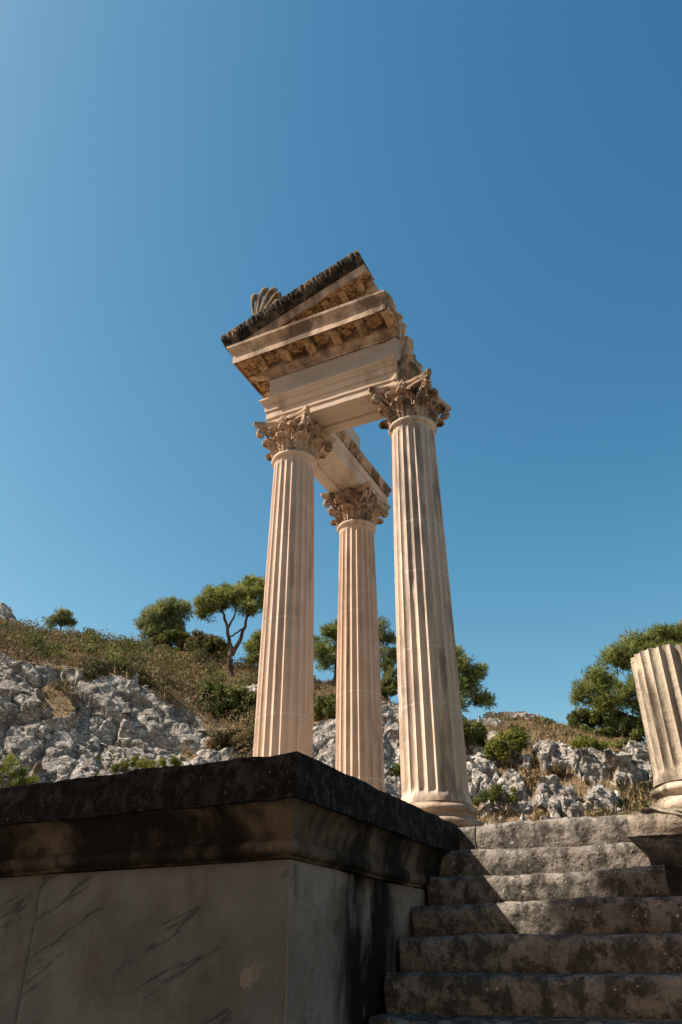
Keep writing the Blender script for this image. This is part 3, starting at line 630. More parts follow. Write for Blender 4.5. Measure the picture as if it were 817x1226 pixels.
V, F = sweep([(0, -1.7), (0, .548), (-.3, .548), (-.3, -1.7)], st, .04, .003, 2, 6, 0, warp=rough_flank)
mesh('flank_dado', V + OFF, F, M['dado_side'], pod, 60)
def box(x0, x1, y0, y1, z0, z1):
    return np.array([[x, y, z] for x in (x0, x1) for y in (y0, y1) for z in (z0, z1)], float), [(0, 1, 3, 2), (4, 6, 7, 5), (0, 4, 5, 1), (2, 3, 7, 6), (0, 2, 6, 4), (1, 5, 7, 3)]
mb = MB(); mb.add(*box(-9.4, -2.68, 4.5, 11.4, -1.7, .84)); mb.add(*box(-9.4, -2.45, 4.6, 11.4, .86, 1.095)); mb.add(*box(-2.40, -.5, 7.35, 11.4, -1.7, 1.10))
mesh('floor_core', mb.arr() + OFF, mb.F, M['paving'], pod, None)

stairs = thing('stone_staircase', (-1.45, 5.5, -1.6), 'worn pitted stone steps climbing between the two podium wings', 'stairs')
steps = [(1.115, 7.0), (.87, 6.70), (.65, 6.40), (.43, 6.05), (.205, 5.76), (-.02, 5.47), (-.245, 5.2), (-.47, 4.92), (-.70, 4.63), (-.93, 4.34), (-1.15, 4.05), (-1.38, 3.76)]
for i, (zt, yf) in enumerate(steps):
    zb = steps[i + 1][0] - .01 if i + 1 < len(steps) else -1.62
    dep = .62 if i else 1.0
    x0, x1 = -2.345, (-.52 if i < 3 else 1.3)
    st = stations([(x0, yf, 0, -1), (x1, yf, 0, -1)], .03)
    jr = random.Random(i * 7 + 3)
    for jx in ([x0 + .26] if i == 0 else [jr.uniform(.1, 1.0)] if i > 3 else []):     # open joint between two blocks
        k_ = np.searchsorted(st[:, 0], jx)
        st = np.concatenate([st[:k_], [[jx - .006, yf, 0, -1], [jx, yf + .03, 0, -1], [jx + .006, yf + .004, 0, -1]], st[k_:]])
    pr = [(-.012, zb), (0, zb + .05), (.004, zt - .06), (-.006, zt - .028), (-.022, zt - .009), (-.05, zt), (-dep, zt), (-dep, zb)]
    ph = i * 1.7
    def wear(V, zt=zt, ph=ph, yf=yf):
        V = V.copy(); f = np.exp(-((V[:, 1] - yf) / .22) ** 2) * (V[:, 2] > zt - .1)
        d = .010 * np.sin(V[:, 0] * 3.1 + ph) + .016 * fbm(V * np.array([6, 3, 3]), 4, int(ph * 10))
        V[:, 2] += f * (d - .012); V[:, 1] += .014 * fbm(V * np.array([5, 2, 5]), 4, 50 + int(ph * 10)); return V
    V, F = sweep(pr, st, .02, .0075, 26, 20 + i, .01, warp=wear)
    mesh('step', V - np.array([-1.45, 5.5, -1.6]), F, M['step'], stairs, 50)

rw = thing('ruined_podium_wing', (-.4, 6, -1.6), 'broken dark podium wing right of the stairs, its slab crumbling under the column stub', 'podium')
RO = -np.array([-.4, 6, -1.6])
st = stations([(-.50, 7.7, -1, 0), (-.50, 6.28, -1, 0)], .05)
def rflank(V):
    V = V.copy(); V[:, 0] += .03 * fbm(V * 2.6, 4, 71); return V
V, F = sweep([(0, -1.7), (0, .60), (-1.5, .60), (-1.5, -1.7)], st, .06, .012, 4, 8, .05, warp=rflank)
mesh('flank_dado', V + RO, F, M['darkwall'], rw, 60)
st = stations([(-.56, 8.6, -KX, 0), (-.56, 6.45, -KX, 0)], .03)
V, F = sweep([(0, .60), (.2, .615), (.35, .65), (.40, .69), (.50, .74), (.75, .79), (1.15, .83), (1.32, .850), (-8, .850), (-8, .60)], st, .03, .012, 8, 9, .03)
mesh('cornice_moulding', V + RO, F, M['darkwall'], rw, 60)
st = stations([(-.56, 8.6, -1, 0), (-.56, 6.90, -1, 0)], .02)
def crumble(V):
    V = V.copy(); k = np.clip((7.7 - V[:, 1]) / .5, 0, 1) * np.clip((V[:, 0] + .95) / .2, 0, 1)
    V += (k * .03)[:, None] * vec3noise(V * 15, 81, 3) + (k * .02)[:, None] * vec3noise(V * 5, 82, 2); return V
V, F = sweep([(.19, .853), (.20, 1.05), (.16, 1.105), (-1.2, 1.105), (-1.2, .853)], st, .022, .012, 16, 10, .06, warp=crumble)
mesh('cover_slab', V + RO, F, M['rubble'], rw, 60)
mb = MB(); mb.add(*box(-.45, 3.2, 7.2, 11.4, -1.7, 1.09)); mesh('floor_core', mb.arr() + RO, mb.F, M['paving'], rw, None)

# ------------------------------------------------------------------ columns
ZB, ZT = 1.35, 5.95
NF = 22
def shaft_mesh(H, r0, r1, top=True, seed=1, damage=.5, chip=.006, tilt_top=None):
    per = 10; n = NF * per; K = int(H / .035)
    z = np.linspace(0, H, K); th = np.linspace(0, 2 * np.pi, n, endpoint=False)
    tt = z / (ZT - ZB); Rz = r0 - (r0 - r1) * (tt ** 1.6)
    u = (np.arange(n) % per) / per; c = (u - .5) / .44; prof = np.where(np.abs(c) < 1, np.sqrt(np.clip(1 - c * c, 0, 1)), 0)
    dep = .032 * np.ones(K)
    if top: dep = dep * np.sqrt(np.clip((H - .10 - z) / .05, 0, 1))
    dep = dep * np.sqrt(np.clip((z - .07) / .05, 0, 1))
    rr = Rz[:, None] - dep[:, None] * prof[None] * (Rz[:, None] / r0)
    Pn = np.stack([np.cos(th)[None] * Rz[:, None], np.sin(th)[None] * Rz[:, None], z[:, None] + 0 * th[None]], -1)
    big = fbm(Pn * np.array([4, 4, 3.]), 4, seed); fine = fbm(Pn * 16, 3, seed + 3)
    rr = rr - chip * (1 + fine) * .5 - damage * .05 * np.clip(big - .42, 0, 1) * (1 - prof) + .002 * fine
    rr[:2] += .018; rr[2:3] += .010
    V = np.stack([rr * np.cos(th), rr * np.sin(th), z[:, None] + 0 * rr], -1)
    F = gridF(K, n, wrapb=True)
    V = V.reshape(-1, 3); mbb = MB()
    if tilt_top is not None:
        zz = V[:, 2]; lim = H - tilt_top * (V[:, 0] * .5 + .2 * np.sin(6 * np.arctan2(V[:, 1], V[:, 0]) ) * .2 + .25 * fbm(V * np.array([9, 9, 0]), 3, 5) * .3)
        V[:, 2] = np.minimum(zz, lim)
    F.append(tuple((K - 1) * n + i for i in range(n)))
    mbb.add(V, F)
    return mbb
def base_mesh(seed):
    pr = [(.30, 0), (.40, 0), (.425, .015), (.44, .045), (.435, .08), (.41, .10), (.385, .105), (.37, .115), (.358, .135), (.362, .155), (.375, .162), (.395, .17), (.402, .19), (.395, .213), (.372, .226), (.352, .232), (.348, .25), (.30, .25)]
    V, F = lathe(resample(pr + [], .012)[:-12] if False else pr, 72)
    V = V + .010 * vec3noise(V * 7, seed, 3); return V, F
def bell_r(z): return .255 + .02 * np.clip(z / .53, 0, 1) + .10 * np.clip((z - .30) / .23, 0, 1) ** 1.5
def leaf(theta, h, wdt, c=.055, off=.018):
    nu, nv = 17, 22; u = np.linspace(-1, 1, nu); v_ = np.linspace(0, 1, nv); U, Vv = np.meshgrid(u, v_, indexing='ij')
    shape = (.80 + .25 * np.sin(np.pi * np.clip(Vv, 0, 1) ** .8)) * np.sqrt(np.clip(1 - (np.clip(Vv - .62, 0, 1) / .40) ** 2, 0.02, 1))
    lob_ = 1 - .26 * np.abs(np.sin(Vv * np.pi * 3.6)) ** 3
    a_ = U * wdt * .5 * shape * lob_
    stem = np.clip(Vv / .70, 0, 1); ph = np.clip((Vv - .70) / .30, 0, 1) * 2.7
    zz = stem * h + c * np.sin(ph); out_ = off + .022 * stem + c * 1.15 * (1 - np.cos(ph)) * 1.0
    out_ = out_ - .030 * U ** 2 * (1 - .4 * stem) + .012 * np.cos(U * 3.5 * np.pi) * (np.abs(U) < .95) + .010 * np.sin(Vv * np.pi * 7.2) * np.abs(U)
    zz = zz - .03 * U ** 2 * stem
    rr_ = bell_r(zz) + out_
    an = theta + a_ / .30
    V = np.stack([rr_ * np.cos(an), rr_ * np.sin(an), zz], -1).reshape(-1, 3)
    V = np.concatenate([V, V - np.stack([.016 * np.cos(an), .016 * np.sin(an), .0 * an], -1).reshape(-1, 3)])
    F = gridF(nu, nv, flip=True); o = nu * nv; F += [tuple(i + o for i in f[::-1]) for f in F[:]]
    rim = [i * nv for i in range(nu)] + [(nu - 1) * nv + j for j in range(1, nv)] + [i * nv + nv - 1 for i in range(nu - 2, -1, -1)] + [j for j in range(nv - 2, 0, -1)]
    for p0, p1 in zip(rim, rim[1:] + rim[:1]): F.append((p0, p1, p1 + o, p0 + o))
    return V, F
def spiral(theta, r_c, z_c, R0, turns, tw, start, side):
    """volute: stem from the bell, then a scroll; lies in the vertical plane at angle theta"""
    a_ = np.linspace(0, turns * 2 * np.pi, 44); rad_ = R0 * np.exp(-.17 * a_)
    rr_ = r_c + rad_ * np.cos(np.pi * .75 - a_); zz = z_c + rad_ * np.sin(np.pi * .75 - a_)
    s = np.linspace(0, 1, 9)[:-1]
    r_s = start[0] + (rr_[0] - start[0]) * s ** 1.3; z_s = start[1] + (zz[0] - start[1]) * s ** .8
    rr_ = np.concatenate([r_s, rr_]); zz = np.concatenate([z_s, zz])
    lat = side * np.concatenate([np.linspace(.10, .022, 8), np.linspace(.022, .040, 44)])
    rw_ = np.concatenate([np.linspace(.016, .022, 8), np.linspace(.024, .011, 44)]) * tw
    cx, sx_ = math.cos(theta), math.sin(theta)
    return tube(np.stack([rr_ * cx - lat * sx_, rr_ * sx_ + lat * cx, zz], -1), rw_, 8)
def add_capital(col, mat, seed, broken=()):
    """capital with its leaves, volutes and abacus; local z 0 is the top of the astragal"""
    z0 = 5.97 - 1.10
    def put(name, V, F, parent, amp=.0035, ang=50):
        V = np.asarray(V) + amp * vec3noise(np.asarray(V) * 14 + seed, seed, 3)
        return mesh(name, V, F, mat, parent, ang)
    zs = np.linspace(0, .47, 14); V, F = lathe([(bell_r(z), z) for z in zs], 64)
    cap = put('capital', V, F, col); cap.location = (0, 0, z0)
    for k in range(8):
        put('acanthus_leaf', *leaf(k * np.pi / 4 + np.pi / 8, .40 - .08, .21, .060, .030), cap)
    for k in range(8):
        put('acanthus_leaf', *leaf(k * np.pi / 4, .17, .24, .060, .050), cap)
    # abacus: concave sides, cut corners, two fillets
    ol = []
    for k in range(4):
        a0 = k * np.pi / 2
        for t in np.linspace(-1, 1, 22):
            x_ = .44 * 1.0 - .105 * (1 - t * t); y_ = t * .405
            ol.append((x_ * math.cos(a0) - y_ * math.sin(a0), x_ * math.sin(a0) + y_ * math.cos(a0)))
    ol = np.array(ol); lay_ = [(.86, .438), (.93, .440), (.95, .462), (.955, .474), (.985, .480), (1.0, .492), (1.0, .526), (.6, .529)]
    V = np.concatenate([np.column_stack([ol * s, np.full(len(ol), z)]) for s, z in lay_]); F = gridF(len(lay_), len(ol), wrapb=True)
    F.append(tuple(range(len(ol)))[::-1]); F.append(tuple((len(lay_) - 1) * len(ol) + i for i in range(len(ol))))
    V = V - (np.clip(fbm(V * 7 + seed, 3, seed + 2) - .15, 0, 1) * .10)[:, None] * (V * np.array([1, 1, 0]))
    put('abacus', V, F, cap, .010)
    for k in range(4):
        if k in broken: continue
        mb_ = MB(); th_ = np.pi / 4 + k * np.pi / 2
        for sd_ in (-1, 1): mb_.add(*spiral(th_, .485, .355, .076, 1.5, .95, (.29, .16), sd_))
        put('volute', mb_.arr(), mb_.F, cap, .007, 80)
    for k in range(4):
        mb_ = MB(); th_ = k * np.pi / 2
        for sd_ in (-1, 1):
            for l in (.105, .14):
                a_ = np.linspace(0, 2 * np.pi * 1.15, 24); ra = .05 * np.exp(-.2 * a_)
                lat = sd_ * (l - .06 + ra * np.cos(a_ + np.pi) * -1 - .02); zz = .385 + ra * np.sin(a_)
                lat = np.concatenate([[sd_ * .17, sd_ * .14], lat]); zz = np.concatenate([[.22, .31], zz]); rr_ = bell_r(zz) + .035
                mb_.add(*tube(np.stack([rr_ * math.cos(th_) - lat * math.sin(th_), rr_ * math.sin(th_) + lat * math.cos(th_), zz], -1), np.linspace(.016, .010, len(zz)), 6)); break
        # fleuron on the abacus
        for j in range(7):
            an = j * 2 * np.pi / 6; rad_ = .045 if j < 6 else 0
            V, F = lathe([(.001, -.028), (.018, -.022), (.026, 0), (.018, .022), (.001, .028)], 8)
            lat = rad_ * math.cos(an); zz = .475 + rad_ * math.sin(an); rr_ = .355 + (.012 if j == 6 else 0)
            mb_.add(V + np.array([rr_ * math.cos(th_) - lat * math.sin(th_), rr_ * math.sin(th_) + lat * math.cos(th_), zz]), F)
        put('fleuron', mb_.arr(), mb_.F, cap, .005, 80)
    return cap
ASTR = [(.262, -.105), (.272, -.10), (.276, -.085), (.272, -.07), (.285, -.064), (.305, -.050), (.312, -.028), (.305, -.006), (.288, .004), (.255, .006)]
def column(x, y, label, ms, mc, seed, damage, broken=()):
    c = thing('fluted_column', (x, y, 1.10), label, 'column', 'reconstructed temple columns')
    V, F = base_mesh(seed); mesh('base', V, F, M['base'], c, 60)
    s = shaft_mesh(ZT - ZB, .335, .275, True, seed, damage, .004 + .004 * damage); sh_ = mesh('shaft', s.arr(), s.F, ms, c, 38); sh_.location = (0, 0, .25)
    V, F = lathe(ASTR, 72); ring = mesh('astragal', V + .004 * vec3noise(V * 9, seed), F, ms, sh_, 60); ring.location = (0, 0, 4.62)
    add_capital(c, mc, seed, broken)
    return c
column(-4.30, 7.35, 'clean pale fluted column with acanthus capital, standing left under the pediment corner', M['shaft'], M['capital'], 3, .25)
column(-2.57, 7.38, 'grey-stained fluted column with acanthus capital, standing right at the stair top', M['shaft_dirty'], M['capital_dark'], 23, .9)
column(-4.30, 9.38, 'shorter-looking fluted column standing behind the other two with a dark capital', M['shaft_back'], M['capital_dark'], 43, .6)
st_ = thing('column_stub', (-.2, 7.42, 1.10), 'broken fluted column stub with jagged top, on the right podium wing', 'column')
V, F = base_mesh(77); mesh('base', V, F, M['shaft_old'], st_, 60)
s = shaft_mesh(1.17, .345, .275, False, 63, 1.2, .010, .35); o = mesh('shaft', s.arr(), s.F, M['shaft_old'], st_, 38); o.location = (0, 0, .25)

# ------------------------------------------------------------------ entablature
ent = thing('entablature', (-4.3, 7.35, 6.5), 'stone entablature with a sloping pediment corner resting on the columns', 'entablature')
EO = -np.array([-4.3, 7.35, 6.5])
def ell(y_back, x_right, step=.03):
    a_ = stations([(-4.6, y_back, -1, 0), (-4.6, 7.07, -1, 0)], step); b_ = stations([(-4.6, 7.07, 0, -1), (x_right, 7.07, 0, -1)], step)
    return np.concatenate([a_[:-1], [[-4.6, 7.07, -1, -1]], b_[1:]])
def broken_end(xe, sl=0., amt=.10, seed=91):
    def f(V):
        V = V.copy(); k = np.clip((V[:, 0] - (xe - .35)) / .35, 0, 1)
        V[:, 0] += k * (amt * fbm(V * np.array([1, 6, 6.]), 3, seed) - sl * (V[:, 2] - 7.0)); V[:, 1] += k * .05 * fbm(V * 5, 3, seed + 1); V[:, 2] += k * .04 * fbm(V * 5, 3, seed + 2); return V
    return f
V, F = sweep([(0, 6.5), (0, 6.605), (.018, 6.61), (.018, 6.725), (.036, 6.73), (.036, 6.835), (.05, 6.84), (.055, 6.86), (.09, 6.895), (.10, 6.90), (.10, 6.925),
              (-.58, 6.925), (-.58, 6.70), (-.565, 6.695), (-.565, 6.5), (-.40, 6.5), (-.385, 6.525), (-.195, 6.525), (-.18, 6.5)],
             ell(10.05, -2.62), .03, .004, 5, 31, .01, warp=broken_end(-2.62, 0, .015))
mesh('architrave', V + EO, F, M['arch'], ent, 30)
st = stations([(-4.6, 10.04, -1, 0), (-4.6, 7.66, -1, 0)], .03)
V, F = sweep([(-.582, 6.85), (-.582, 6.99), (-.66, 6.99), (-.66, 6.95), (-.645, 6.94), (-.62, 6.90), (-.605, 6.85)], st, .025, .008, 7, 36, .03)
mesh('crown_moulding', V + EO, F, M['capital_dark'], ent, 40)
st = stations([(-2.64, 7.10, 0, -1), (-2.47, 7.10, 0, -1)], .02)
V, F = sweep([(0, 6.505), (0, 7.34), (-.42, 7.34), (-.42, 6.505)], st, .025, .014, 6, 37, .05, warp=broken_end(-2.47, .12, .07, 95))
mesh('broken_block', V + EO, F, M['rough'], ent, 70)
V, F = sweep([(.0, 6.928), (.0, 7.33), (-.60, 7.33), (-.60, 6.928)], ell(8.9, -2.60), .04, .006, 4, 32, .03, warp=broken_end(-2.60, .05, .10))
mesh('frieze', V + EO, F, M['frieze'], ent, 40)
V, F = sweep([(.02, 7.333), (.03, 7.36), (.06, 7.375), (.085, 7.40), (.10, 7.435), (.10, 7.555), (.385, 7.555), (.385, 7.50), (.40, 7.492), (.40, 7.66), (.412, 7.668), (.415, 7.69), (.45, 7.72), (.475, 7.745), (.48, 7.785), (-.42, 7.80), (-.42, 7.333)],
             ell(8.35, -2.58), .03, .004, 5, 33, .07, warp=broken_end(-2.58, .02, .12))
mesh('cornice', V + EO, F, M['cornice'], ent, 35)
def modillion(w=.13, L=.27, d=.11):
    t = np.linspace(0, 1, 14); prof = [(L * q, -d * (.95 - .35 * q + .12 * math.sin(q * 2 * math.pi * 1.2))) for q in t] + [(L, 0), (0, 0)]
    prof[-3] = (L, -d * .45)
    V = []
    xs = [-w / 2, -w / 2 + .012, -.02, 0, .02, w / 2 - .012, w / 2]
    for i, x_ in enumerate(xs):
        sc_ = 1 if i in (1, 2, 4, 5) else .90
        V += [(x_, -o_, z_ * sc_) for o_, z_ in prof]
    n = len(prof); F = gridF(len(xs), n, wrapb=True); F.append(tuple(range(n))[::-1]); F.append(tuple((len(xs) - 1) * n + i for i in range(n)))
    return np.array(V), F
def rosette(rad_=.128):
    nr_, nt_ = 9, 48; r_ = np.linspace(.001, 1, nr_); t_2 = np.linspace(0, 2 * np.pi, nt_, endpoint=False); Rr, Tt = np.meshgrid(r_, t_2, indexing='ij')
    edge = .80 + .20 * np.abs(np.cos(3 * Tt)); h_ = .06 * (np.exp(-(Rr / .22) ** 2) + .85 * np.exp(-((Rr - .62) / .26) ** 2) * (.35 + .65 * np.abs(np.cos(3 * Tt)) ** .6) * (1 - .5 * np.exp(-(np.sin(3 * Tt) / .12) ** 2)))
    V = np.stack([rad_ * Rr * edge * np.cos(Tt), rad_ * Rr * edge * np.sin(Tt), -h_ - .004], -1).reshape(-1, 3)
    F = gridF(nr_, nt_, wrapb=True)
    return V, F
def panel(nx, ny, wx, wy, seed):
    gx, gy = np.meshgrid(np.linspace(0, wx, nx), np.linspace(0, wy, ny), indexing='ij'); Pn = np.stack([gx * 16, gy * 16, 0 * gx], -1)
    rz = .004 + .028 * np.clip(np.abs(fbm(Pn, 3, seed)) * 2.2, 0, 1) * np.minimum(1, np.minimum(np.minimum(gx, wx - gx), np.minimum(gy, wy - gy)) / .01)
    return np.stack([gx, gy, -rz], -1).reshape(-1, 3), gridF(nx, ny, flip=False)
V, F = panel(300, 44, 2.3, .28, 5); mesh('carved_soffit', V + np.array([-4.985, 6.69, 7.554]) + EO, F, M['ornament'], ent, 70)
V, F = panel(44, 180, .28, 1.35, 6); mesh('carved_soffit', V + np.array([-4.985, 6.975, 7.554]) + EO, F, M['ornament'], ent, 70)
mv, mf = modillion(.125); rv, rf = rosette()
mod = ros = None
def part_copy(src, loc, rz, rx=(0, 0)):
    c = src.copy(); COL.objects.link(c); c.parent = ent; c.location = loc; c.rotation_euler = (rx[0], rx[1], rz); return c
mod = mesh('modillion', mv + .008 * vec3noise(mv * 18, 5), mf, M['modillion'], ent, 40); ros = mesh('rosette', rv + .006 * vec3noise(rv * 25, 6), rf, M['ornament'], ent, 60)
mloc, rloc = [], []
for k in range(6): mloc.append(((-4.62 + .40 * k, 6.97, 7.555), 0))
for k in range(6): rloc.append(((-4.82 + .40 * k, 6.83, 7.553), 0))
for k in range(3): mloc.append(((-4.70, 7.10 + .40 * k, 7.555), R(-90))); rloc.append(((-4.84, 7.30 + .40 * k, 7.553), 0))
# raking part: local frame from the low tip, s along the slope, n square to it
AL = R(18); TIP = np.array([-5.12, 0, 7.80]); CS, SN = math.cos(AL), math.sin(AL)
def rk(s, y, n): return np.stack([TIP[0] + s * CS - n * SN, y + 0 * s + 0 * n, TIP[2] + s * SN + n * CS], -1)
LEN = 2.34
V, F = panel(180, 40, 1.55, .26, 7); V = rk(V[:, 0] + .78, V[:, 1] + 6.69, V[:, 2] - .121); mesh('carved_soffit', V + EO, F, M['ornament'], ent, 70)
def rake_sweep(prof, s0, s1, zfloor=None, xend=None, **k):
    """profile (o, n) swept along s"""
    pr = resample(prof, .03); ss = np.linspace(s0, s1, int((s1 - s0) / .03)); S_, n_ = len(ss), len(pr)
    V = np.zeros((S_, n_, 3)); sg, og = np.meshgrid(ss, pr[:, 0], indexing='ij'); ng = np.broadcast_to(pr[:, 1], sg.shape)
    V = rk(sg, 7.07 - og, ng); F = gridF(S_, n_, wrapb=True, flip=True); F.append(tuple(range(n_))); F.append(tuple((S_ - 1) * n_ + i for i in range(n_))[::-1])
    V = V.reshape(-1, 3)
    if zfloor: V[:, 2] = np.maximum(V[:, 2], zfloor)
    V += .004 * vec3noise(V * 6, 41); return V, F
# raking corona and its bed, seen from below; thins out onto the horizontal cornice
V, F = rake_sweep([(.405, .0), (.405, -.155), (.385, -.165), (.385, -.12), (.12, -.12), (.10, -.20), (.02, -.23), (-.25, -.23), (-.25, .0)], .02, LEN, 7.788)
kx = np.clip((V[:, 0] + 3.2) / .3, 0, 1); V[:, 0] += kx * .03 * fbm(V * 6, 3, 47)
mesh('raking_cornice', V + EO, F, M['cornice'], ent, 35)
V = np.array([[-4.6, 7.06, 7.79], [-2.93, 7.06, 7.79], [-2.93, 7.06, 8.40], [-4.6, 7.06, 7.85], [-4.6, 7.3, 7.79], [-2.93, 7.3, 7.79], [-2.93, 7.3, 8.40], [-4.6, 7.3, 7.85]])
mesh('tympanum', V + EO, [(0, 1, 2, 3), (7, 6, 5, 4), (0, 4, 5, 1), (1, 5, 6, 2), (2, 6, 7, 3), (3, 7, 4, 0)], M['cornice'], ent, None)
# sima with a relief of upright leaves
ns_, nt_ = 900, 30; sg = np.linspace(0.0, LEN + .02, ns_); tg = np.linspace(0, 1, nt_); Sg, Tg = np.meshgrid(sg, tg, indexing='ij')
cell = .21; ci = np.floor(Sg / cell); uu = (Sg / cell - ci - .5); alt = (ci % 2)
ang = np.arctan2(uu * cell * 1.15 + .02 * (1 - 2 * alt), Tg * .20 + .02)
rel = .026 * np.abs(np.cos(ang * (6.0 + 2.2 * alt) + alt * 1.2 + 1.5 * Tg)) ** 1.6 * np.clip(Tg * 4, .4, 1) * np.clip((1.06 - Tg) * 5, .25, 1) + .006 * fbm(np.stack([Sg * 14, Tg * 3, 0 * Tg], -1), 3, 57)
o_g = .43 + .085 * Tg + .03 * np.sin(Tg * np.pi * 1.0) + rel
n_g = .205 * Tg * (1 + .03 * np.abs(np.sin(Sg / cell * np.pi * 2)) * (Tg > .8)) + .005 * fbm(np.stack([Sg * 9, Tg * 0, Tg * 0], -1), 3, 51) * (Tg > .8)
VS = rk(Sg, 7.07 - o_g, n_g); back = rk(Sg[:, :1] * np.ones((1, 2)), np.array([[7.00, 7.00]]) + 0 * Sg[:, :2], np.array([[.19, .005]]) + 0 * Sg[:, :2])
VV = np.concatenate([VS, back], 1); F = gridF(ns_, nt_ + 2, wrapb=True, flip=True); F.append(tuple(range(nt_ + 2))); F.append(tuple((ns_ - 1) * (nt_ + 2) + i for i in range(nt_ + 2))[::-1])
VV = VV.reshape(-1, 3); VV = VV + .003 * vec3noise(VV * 14, 53)
mesh('sima', VV + EO, F, M['sima'], ent, 60)
# side gutter along the left eave and the roof block behind the sima
st = stations([(-4.6, 8.35, -1, 0), (-4.6, 6.62, -1, 0)], .04)
V, F = sweep([(.41, 7.79), (.45, 7.80), (.50, 7.90), (.51, 7.95), (.30, 7.95), (.30, 7.79)], st, .03, .008, 9, 55, .02); mesh('gutter', V + EO, F, M['sima'], ent, 60)
V, F = rake_sweep([(.06, .004), (.06, .17), (-.26, .17), (-.26, .004)], .05, LEN - .01); mesh('roof_block', V + EO, F, M['sima'], ent, 40)
# raking modillions and rosettes
for k in range(5):
    s = 1.05 + .27 * k
    if k % 1 == 0: c_ = rk(np.array(s), np.array(6.95), np.array(-.118)); mloc.append((tuple(c_), ('r',)))
    c_ = rk(np.array(s + .135), np.array(6.82), np.array(-.121)); rloc.append((tuple(c_), ('r',)))
for src, L_ in ((mod, mloc), (ros, rloc)):
    for i, (lc, rz) in enumerate(L_):
        o = src if i == 0 else part_copy(src, (0, 0, 0), 0)
        o.location = tuple(np.array(lc) + EO)
        if isinstance(rz, tuple): o.rotation_euler = (0, -AL, 0); o.scale = (.8, .8, .8)
        else: o.rotation_euler = (0, 0, rz)
# palmette standing on the slope
pal = thing('palmette_finial', (-4.64, 6.72, 8.10), 'carved palmette finial of open looped fronds standing on the sloping pediment', 'finial')
mb = MB()
V, F = sweep([(-.09, -.06), (-.09, .12), (.09, .12), (.09, -.06)], np.array([[x, 0, 0, 1] for x in np.linspace(-.14, .16, 12)]), .03, .01, 9, 61, .01); mesh('foot', V, F, M['palmette'], pal, 60)
for i, (a_, L_, wd) in enumerate(((-4, .60, .12), (12, .66, .13), (27, .64, .125), (42, .57, .11), (56, .48, .10))):
    t = np.linspace(0, 2 * np.pi, 40)
    # teardrop loop from the foot: straight stems, round head
    hx = wd * .5 * np.sin(t) * (.25 + .75 * (1 - np.cos(t)) / 2) * 1.2; hz = L_ * (1 - np.cos(t)) / 2
    an = R(a_); x_ = hx * math.cos(an) + hz * math.sin(an); z_ = -hx * math.sin(an) + hz * math.cos(an)
    pth = np.stack([x_ - .02, .03 * np.sin(t) + .05 * (hz / L_) ** 3 * -1, z_ + .05], -1)
    V, F = tube(pth, .024 + .012 * np.sin(t / 2) ** 4, 8); fr_ = mesh('frond', V + .006 * vec3noise(V * 15, i), F, M['palmette'], pal, 80)
    aa = np.linspace(0, 2 * np.pi * 1.1, 20); rd = .035 * np.exp(-.15 * aa); hx = rd * np.cos(aa); hz = L_ * .86 + rd * np.sin(aa)
    hx = np.concatenate([[0, 0], hx]); hz = np.concatenate([[L_ * .25, L_ * .6], hz])
    V, F = tube(np.stack([hx * math.cos(an) + hz * math.sin(an) - .02, -.045 + 0 * hx, -hx * math.sin(an) + hz * math.cos(an) + .05], -1), np.linspace(.010, .014, len(hx)), 6)
    mesh('curl', V, F, M['palmette'], fr_, 80)

# ------------------------------------------------------------------ the tall pine left of the viewer that shades the lower steps and the podium front
def shade_pos(qx, qy, z): return np.array([qx + SUN[0] / SUN[2] * z, qy + SUN[1] / SUN[2] * z, z])
tb = np.array([-11.5, -1.2, -1.6])
cl = []
for qx in np.arange(-7.2, 4.6, .64):
    edge = np.interp(qx, [-7, -2.0, -1.31, -.76, -.27, .4, 1.2, 4], [5.2, 5.2, 5.85, 6.24, 6.7, 6.85, 6.85, 6.6])
    for qy in np.arange(edge - .45, -1.2, -.64):
        z_ = 11.0 + 1.2 * rng.random() + .8 * math.sin(qx * 1.3 + qy)
        cl.append(shade_pos(qx + .12 * rng.normal(), qy + .10 * rng.normal(), z_))
cl = np.array(cl)
tree = thing('pine_tree', tuple(tb), 'tall dense pine standing left of the viewer and shading the lower steps', 'tree')
mb = MB(); top = cl.mean(0) + [0, 0, -.6]
mb.add(*tube(bend(tb, top, 14, .06), np.linspace(.32, .10, 14), 10))
for c in cl[::3]: mb.add(*tube(bend(tb + (top - tb) * rng.uniform(.6, .95), c, 6, .2, .05), np.linspace(.07, .02, 6), 5))
mesh('trunk', mb.arr() - tb, mb.F, M['bark'], tree, 80)
V, tint = needles(cl - tb, np.array([.46, .46, .34]), len(cl) * 260, .30, .055, shell=.2)
tri_obj('crown', V, tint, 3, M['pine'], tree)

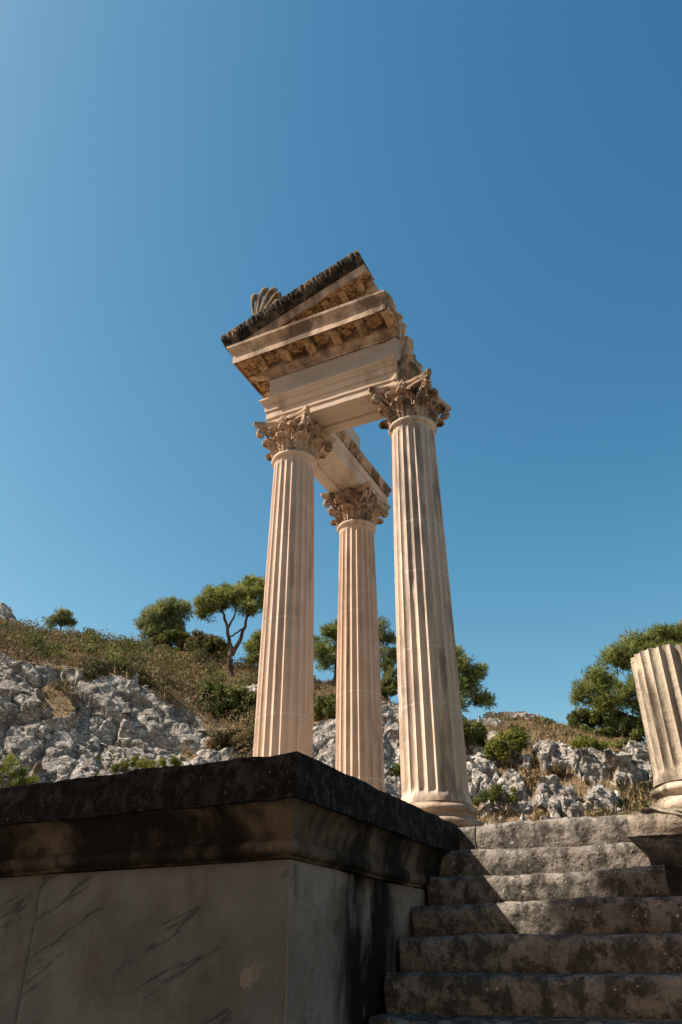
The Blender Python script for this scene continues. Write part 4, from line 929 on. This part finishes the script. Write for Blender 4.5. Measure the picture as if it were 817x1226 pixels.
# evergreens added out of view; low crowns keep sky light off steps and podium
for k, (x_, y_, hh) in enumerate(((-4.6, -3.3, 6.6), (.4, -3.6, 7.2), (-9.5, -4.5, 7.5), (5.2, -3.4, 6.9), (6.6, 1.6, 6.0))):
    t = thing('added_evergreen', (x_, y_, -1.6), ('dark evergreen with a low crown added behind the viewer to dim the steps, left of the middle one', 'tallest dark evergreen with a low crown, added directly behind the viewer to dim the steps', 'dark evergreen added behind the viewer to dim the steps, farthest to the left', 'dark evergreen with a low crown added behind the viewer to dim the steps, right of the middle one', 'dark evergreen added on the gravel to the right of the stairs to dim the steps')[k], 'tree', 'evergreens added to dim the steps')
    mb = MB(); mb.add(*tube(bend((0, 0, 0), (0, 0, hh), 8, .05), np.linspace(.28, .05, 8), 8)); mesh('trunk', mb.arr(), mb.F, M['bark'], t, 80)
    cc, cs = clumps_of([((0, 0, 5.4), (2.4, 2.0, 1.4)), ((.8, -.4, 6.3), (1.9, 1.7, 1.4)), ((-.9, -.6, 6.0), (1.9, 1.7, 1.4)), ((0, -1.3, 4.2), (2.6, 1.2, 1.6))], 22, .62)
    V, tint = leaves(cc, np.stack([cs, cs, cs], -1), len(cc) * 170, .24, .3); tri_obj('crown', V, tint, 4, M['bush'], t)
# leaning evergreen added above the viewer, unseen; its crown deepens shade on the steps
t = thing('added_evergreen', (4.4, -1.2, -1.6), 'leaning evergreen added to dim the steps, its flat crown overhanging the foot of the stairs', 'tree')
mb = MB(); mb.add(*tube(bend((0, 0, 0), (-2.2, 1.3, 7.4), 10, .06), np.linspace(.26, .09, 10), 8))
for e_ in ((-4.4, 1.6, 7.8), (-1.0, 2.4, 7.9), (-3.0, .2, 8.1), (.6, 1.2, 7.7)): mb.add(*tube(bend((-1.7, 1.0, 6.2), e_, 7, .2), np.linspace(.09, .03, 7), 6))
mesh('trunk', mb.arr(), mb.F, M['bark'], t, 80)
cc, cs = clumps_of([((-4.6, 1.7, 8.0), (1.9, 1.4, .8)), ((-2.6, 1.7, 8.2), (1.9, 1.5, .9)), ((-.6, 1.8, 8.0), (1.9, 1.5, .9)), ((-2.8, .0, 8.4), (2.2, 1.3, .8)), ((.6, .4, 8.0), (1.5, 1.3, .8))], 26, .55)
V, tint = leaves(cc, np.stack([cs, cs, cs * .7], -1), len(cc) * 190, .2, .2); tri_obj('crown', V, tint, 4, M['bush'], t)
